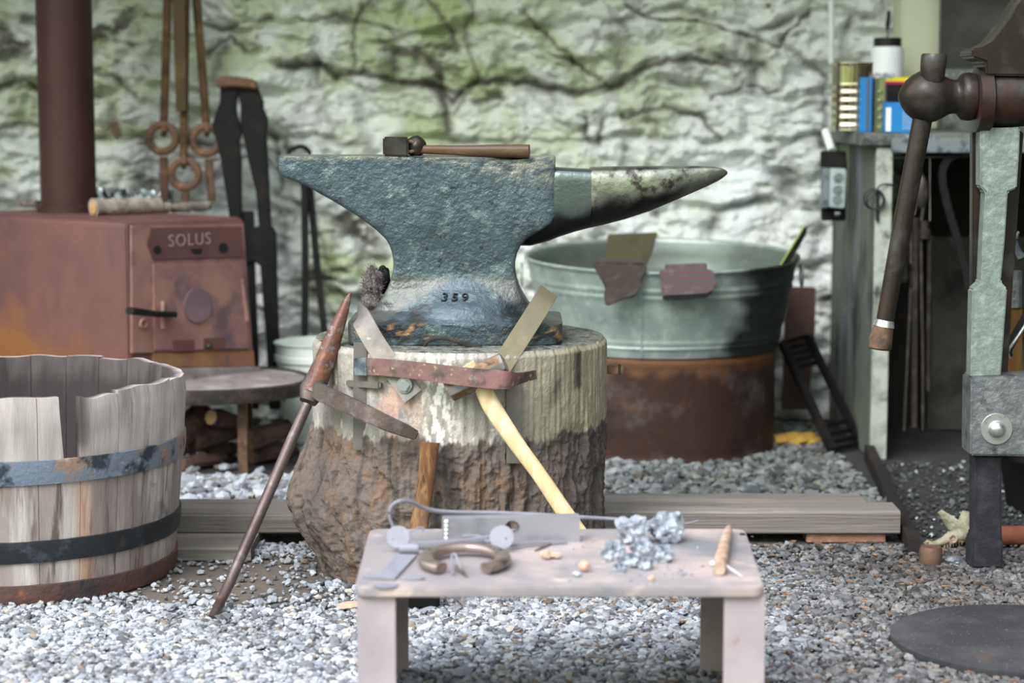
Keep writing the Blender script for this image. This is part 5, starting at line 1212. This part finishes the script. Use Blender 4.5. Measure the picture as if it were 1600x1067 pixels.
# tools hanging in the dark recess
def recess():
    Y = 5.42
    t = thing('forge_tongs', 'long blacksmith tongs hanging from the rail, reins reaching low', 'tongs', P(1432, 660, Y), 'tongs hanging from the rail under the shelf')
    for p in ([(1437, 262), (1430, 330), (1424, 345), (1423, 450), (1418, 560), (1413, 672)], [(1437, 262), (1447, 300), (1440, 345), (1440, 450), (1442, 560), (1442, 672)]):
        build('rein', sweep(smooth_path([P(a, b, Y) for a, b in p], 3), .0042 if p[1][0] < 1440 else .0045, n=8), IRON, t)
    build('jaw', blob(P(1440, 300, Y), (.018, .010, .045), 2, 3, .1), IRON, t)
    t = thing('forge_tongs', 'second tongs hanging behind, with a flat dark rein', 'tongs', P(1430, 660, Y+.04), 'tongs hanging from the rail under the shelf')
    build('rein', sweep([P(1431, 340, Y+.03), P(1429, 450, Y+.03), P(1428, 668, Y+.03)], .007, .004, up=(0, 1, 0), n=4), IRON, t)
    build('jaw', blob(P(1432, 310, Y+.03), (.014, .008, .04), 5, 3, .1), BLACKI, t)
    t = thing('hanging_bar', 'round steel bar with a stepped collar hanging in the recess', 'bar', P(1455, 600, Y))
    build('bar', cyl(P(1453, 368, Y), P(1451, 610, Y), .0072), VISEM, t)
    build('collar', lathe([(0, P(0, 373, Y).z), (.017, P(0, 373, Y).z), (.017, P(0, 360, Y).z), (.012, P(0, 358, Y).z), (.012, P(0, 345, Y).z), (0, P(0, 345, Y).z)], (P(1453, 0, Y).x, Y, 0), 24), VISEM, t)
    build('suspension_wire', cyl(P(1453, 345, Y), P(1453, 247, Y+.02), .0012), STEEL, t)
    t = thing('strap_hanger', 'curved dark flat iron hanging from the shelf beside the vise', 'iron bar', P(1500, 470, Y-.02))
    build('strap', sweep(smooth_path([P(1498, 240, Y-.03), P(1480, 250, Y-.03), P(1472, 275, Y-.03), P(1480, 320, Y-.03), P(1496, 375, Y-.03), P(1510, 430, Y-.03), P(1518, 475, Y-.03)], 4), .010, .004, up=(0, 1, 0), n=4), BLACKI, t, bevel=.001)
    build('top_plate', prism([(1492, 216), (1524, 216), (1524, 246), (1492, 246)], Y-.034, .01), BLACKI, t, bevel=.001)
    tag(build('concrete_slab', box(P(1462, 0, 5.9).x, 1.6, 5.88, 5.98, 0, P(0, 370, 5.88).z), GRIME, bevel=.004), 'grimy pale concrete slab standing at the back of the recess', 'slab')
recess()
# window side post and metal sheet above the shelf
struct('trim_2', box(P(1408, 0, 5.98).x, P(1470, 0, 5.98).x, 5.98, 6.10, SZ+.001, 2.54), GREENP, bevel=.004)
def sheet():
    Y = 5.90; t = thing('metal_sheet', 'sooty scratched metal sheet standing on the shelf behind the vise', 'metal sheet', (1.5, Y, SZ))
    x0 = P(1471, 0, Y).x
    build('sheet', box(x0, 1.88, Y, Y+.006, SZ+.001, 2.0), SHEET, t)
    build('fold_strip', box(x0, 1.88, Y-.06, Y-.001, SZ+.001, P(0, 108, Y).z), SLABM, t)
sheet()

# ================================================================== LEG VISE
def vise():
    Y = 4.10; b = G(1541, 885); t = thing('leg_vise', 'big leg vise with ball ended screw, tall grey jaw arm and floor leg', 'vise', (P(1541, 0, Y).x, Y+.03, 0))
    zc = P(0, 151, Y).z; prof = [(1399, 0), (1400, 6), (1404, 15), (1411, 25), (1420, 33), (1432, 39.5), (1444, 41), (1457, 38.5), (1468, 33), (1477, 28), (1485, 26), (1490, 27), (1494, 32), (1498, 36), (1508, 37.5), (1516, 36), (1519, 32), (1522, 32)]
    s = Y/FPX
    build('screw_head', lathe([(r*s, (x-800)*s) for x, r in prof], (0, Y, zc), 48, axis='x'), VISEM, t)
    zc2 = P(0, 156, Y).z
    build('screw_collar', lathe([(0, (1517-800)*s), (44*s, (1517-800)*s), (50*s, (1519-800)*s), (50*s, (1539-800)*s), (46*s, (1542-800)*s), (0, (1542-800)*s)], (0, Y, zc2), 24, axis='x'), VISEM, t, smooth=20)
    build('screw_box', lathe([(0, (1541-800)*s), (46*s, (1541-800)*s), (47*s, (1560-800)*s), (45*s, (1600-800)*s), (46*s, (1700-800)*s), (0, (1700-800)*s)], (0, Y+.01, P(0, 152, Y).z), 40, axis='x'), VISEM, t)
    build('jaw', prism([(1517, 82), (1520, 76), (1536, 73), (1551, 65), (1566, 47), (1580, 28), (1591, 8), (1604, -8), (1640, -22), (1690, -22), (1690, 120), (1541, 118), (1540, 97), (1519, 90)], Y-.045, .11), VISEM, t, bevel=.006)
    build('jaw_arm', prism([(1532, 200), (1594, 199), (1593, 235), (1589, 294), (1575, 300), (1570, 380), (1564, 440), (1574, 451), (1569, 520), (1564, 588), (1517, 590), (1518, 520), (1520, 453), (1533, 441), (1536, 370), (1540, 300), (1532, 292)], Y-.02, .045), VISEG, t, bevel=.003)
    build('rear_arm', prism([(1520, 205), (1600, 205), (1582, 460), (1575, 590), (1512, 592), (1519, 450)], Y+.030, .03), VISEM, t, bevel=.003)
    pv = build('pivot_block', prism([(1518, 590), (1660, 586), (1660, 714), (1516, 712)], Y-.035, .085), VISEB, t, bevel=.004); pv['label'] = 'hammered grey pivot block'
    c = P(1557, 670, Y-.036); w_ = build('pivot_washer', sweep([c, c-YA*.003], [.0325, .031], n=32), BOLTM, t)
    build('pivot_bolt', lathe([(0, -.016), (.008, -.015), (.014, -.011), (.0175, -.004), (.0175, 0)], (c.x, c.y-.003, c.z), 28, axis='y'), BOLTM, t)
    lg = build('floor_leg', prism([(1524, 712), (1565, 712), (1566, 838), (1568, 848), (1567, 888), (1518, 888), (1518, 846), (1524, 838)], Y-.005, .06), VISED, t, bevel=.004)
    # sliding handle through the ball
    a0, a1 = P(1462, 85, Y-.012), P(1452, 140, Y-.0); 
    dirn = (P(1448, 151, Y)-P(1377, 525, Y-.02)).normalized()
    build('sliding_handle', sweep([P(1459, 100, Y+.005), P(1448, 151, Y), P(1412, 340, Y-.01), P(1383, 500, Y-.018), P(1379, 520, Y-.02)], [.0200, .0200, .0192, .0178, .017], n=20), VISEM, t)
    up_ = P(1458, 104, Y-.01)
    build('handle_knob', sweep([P(1455, 131, Y-.022), P(1456, 126, Y-.022), P(1458, 104, Y-.022), P(1459.5, 88, Y-.022), P(1459.7, 84, Y-.022)], [.021, .0235, .0250, .0255, .0225], n=28), VISEM, t)
    build('handle_knob', sweep([P(1381, 508, Y-.02), P(1380, 513, Y-.02), P(1376, 532, Y-.02), P(1375, 543, Y-.02), P(1374.6, 546, Y-.02)], [.0195, .0205, .0235, .0235, .020], n=24), RUSTI, t)
    build('handle_collar', sweep([P(1383, 500, Y-.02), P(1381, 510, Y-.02)], [.0185, .0215], n=24), BOLTM, t)
vise()
# small things around the vise
def vise_hammer():
    Y = 4.30; t = thing('ball_hammer', 'hammer with wooden handle standing behind the vise arm', 'hammer', P(1587, 588, Y))
    build('head', cyl(P(1586, 423, Y), P(1586, 480, Y), .0145), VISEB, t)
    build('handle', prism([(1579, 480), (1598, 480), (1598, 600), (1576, 600)], Y-.008, .018), M('amber_wood', (.20, .10, .025), [((.13, .06, .02), 20, .5, .65, (1, 1, .2))], rough=.5), t, bevel=.004)
    build('claw', sweep(smooth_path([P(1596, 402, Y), P(1588, 385, Y), P(1588, 370, Y), P(1592, 362, Y)], 4), lerpl([.009, .006, .004, .003], 4), n=8), BARE, t)
vise_hammer()
lv = thing('curved_lever', 'dark lever with a bright curved edge hanging beside the vise arm', 'lever', P(1578, 560, 4.2))
build('lever', sweep(smooth_path([P(1612, 480, 4.2), P(1598, 505, 4.2), P(1582, 532, 4.2), P(1574, 548, 4.2), P(1576, 558, 4.2)], 4), .010, .006, up=(0, 1, 0), n=8, e=3), BLACKI, lv)
build('bright_edge', sweep(smooth_path([P(1616, 482, 4.19), P(1600, 511, 4.19), P(1582, 538, 4.19), P(1575, 550, 4.19), P(1577, 560, 4.19)], 4), .0035, n=8), BOLTM, lv)
tag(build('red_pipe', cyl(Vector((P(1560, 0, 4.34).x, 4.34, .022)), Vector((1.30, 4.36, .022)), .021), REDPIPE), 'rust red pipe lying on the ground behind the vise leg', 'pipe')
def black_pail():
    c = P(1625, 760, 4.75); t = thing('black_pail', 'black pail partly hidden behind the vise leg', 'pail', (c.x, 4.75, 0)); zt = P(0, 732, 4.63).z
    build('shell', lathe([(0, .003), (.075, .003), (.095, zt), (.099, zt+.004), (.093, zt+.003), (.074, .008), (0, .008)], (c.x, 4.75, 0), 36), BLACKI, t)
black_pail()
def round_plate():
    c = (.905, 3.53); r = .232
    return lathe([(0, 0), (r, 0), (r+.002, .004), (r+.001, .016), (r-.004, .018), (0, .020)], (c[0], c[1], .0), 80)
tag(build('round_plate', round_plate(), DISCM), 'dusty dark round steel plate lying on the gravel at the lower right', 'plate')
def skull():
    Y = 4.33; t = thing('animal_skull', 'yellowed long snouted animal skull with open jaw lying by the vise foot', 'skull', G(1480, 862))
    pts = [P(1446, 846, Y-.02), P(1452, 851, Y-.02), P(1462, 850, Y-.01), P(1475, 845, Y), P(1487, 839, Y+.01), P(1500, 837, Y+.02), P(1512, 838, Y+.04)]
    build('snout', sweep(smooth_path(pts, 4), lerpl([.006, .0095, .009, .011, .015, .017, .016], 4), lerpl([.006, .009, .007, .009, .013, .015, .015], 4), n=14), SKULLM, t)
    build('eye_ridge', blob(P(1489, 842, Y-.004), (.010, .008, .009), 2, 3, .1), SKULLM, t)
    up = [P(1510, 836, Y+.05), P(1492, 822, Y+.05), P(1480, 810, Y+.05), P(1468, 799, Y+.05)]
    build('upper_plate', sweep(smooth_path(up, 4), lerpl([.022, .018, .012, .006], 4), lerpl([.006, .006, .005, .004], 4), up=(.3, 1, .3), n=12), SKULLM, t)
    build('eye_socket', ring(P(1489, 842, Y-.013), .008, .002, XA, ZA, n=20), TWIGM, t)
    build('back_bone', sweep(smooth_path([P(1500, 838, Y+.06), P(1506, 820, Y+.06), P(1512, 800, Y+.06)], 4), lerpl([.02, .016, .012], 4), n=12), SKULLM, t)
    tt = []
    for k in range(7):
        p = P(1476+k*4.5, 852-k*1.2, Y-.012+k*.003); tt.append(sweep([p, p-ZA*.009], [.0022, .0006], n=6))
    build('tooth_row', join(*tt), SKULLM, t)
skull()
tag(build('iron_spike', sweep([G(1408, 860, .010), G(1444, 851, .012)], .0035, n=8), STEEL), 'thin steel spike on the gravel touching the skull tip', 'spike')
c_ = G(1457, 888); tag(build('rusty_slug', lathe([(0, 0), (.021, 0), (.024, .01), (.0235, .036), (.021, .041), (0, .042)], (c_.x, c_.y+.022, 0), 24), RUSTI), 'short rusty cylinder on the gravel in front of the skull', 'cylinder')
tag(build('flat_stone', blob(G(1494, 877, .010), (.022, .018, .012), 4, 3, .3), VISEB, smooth=25), 'flat grey stone between the rusty cylinder and the vise leg', 'stone')
rk = G(548, 945, .012); tag(build('flat_shard', blob(rk, (.026, .018, .006), 7, 3, .35, rot=.5), CHIPW, smooth=25), 'flat tan shard on the gravel at the foot of the stump', 'shard')
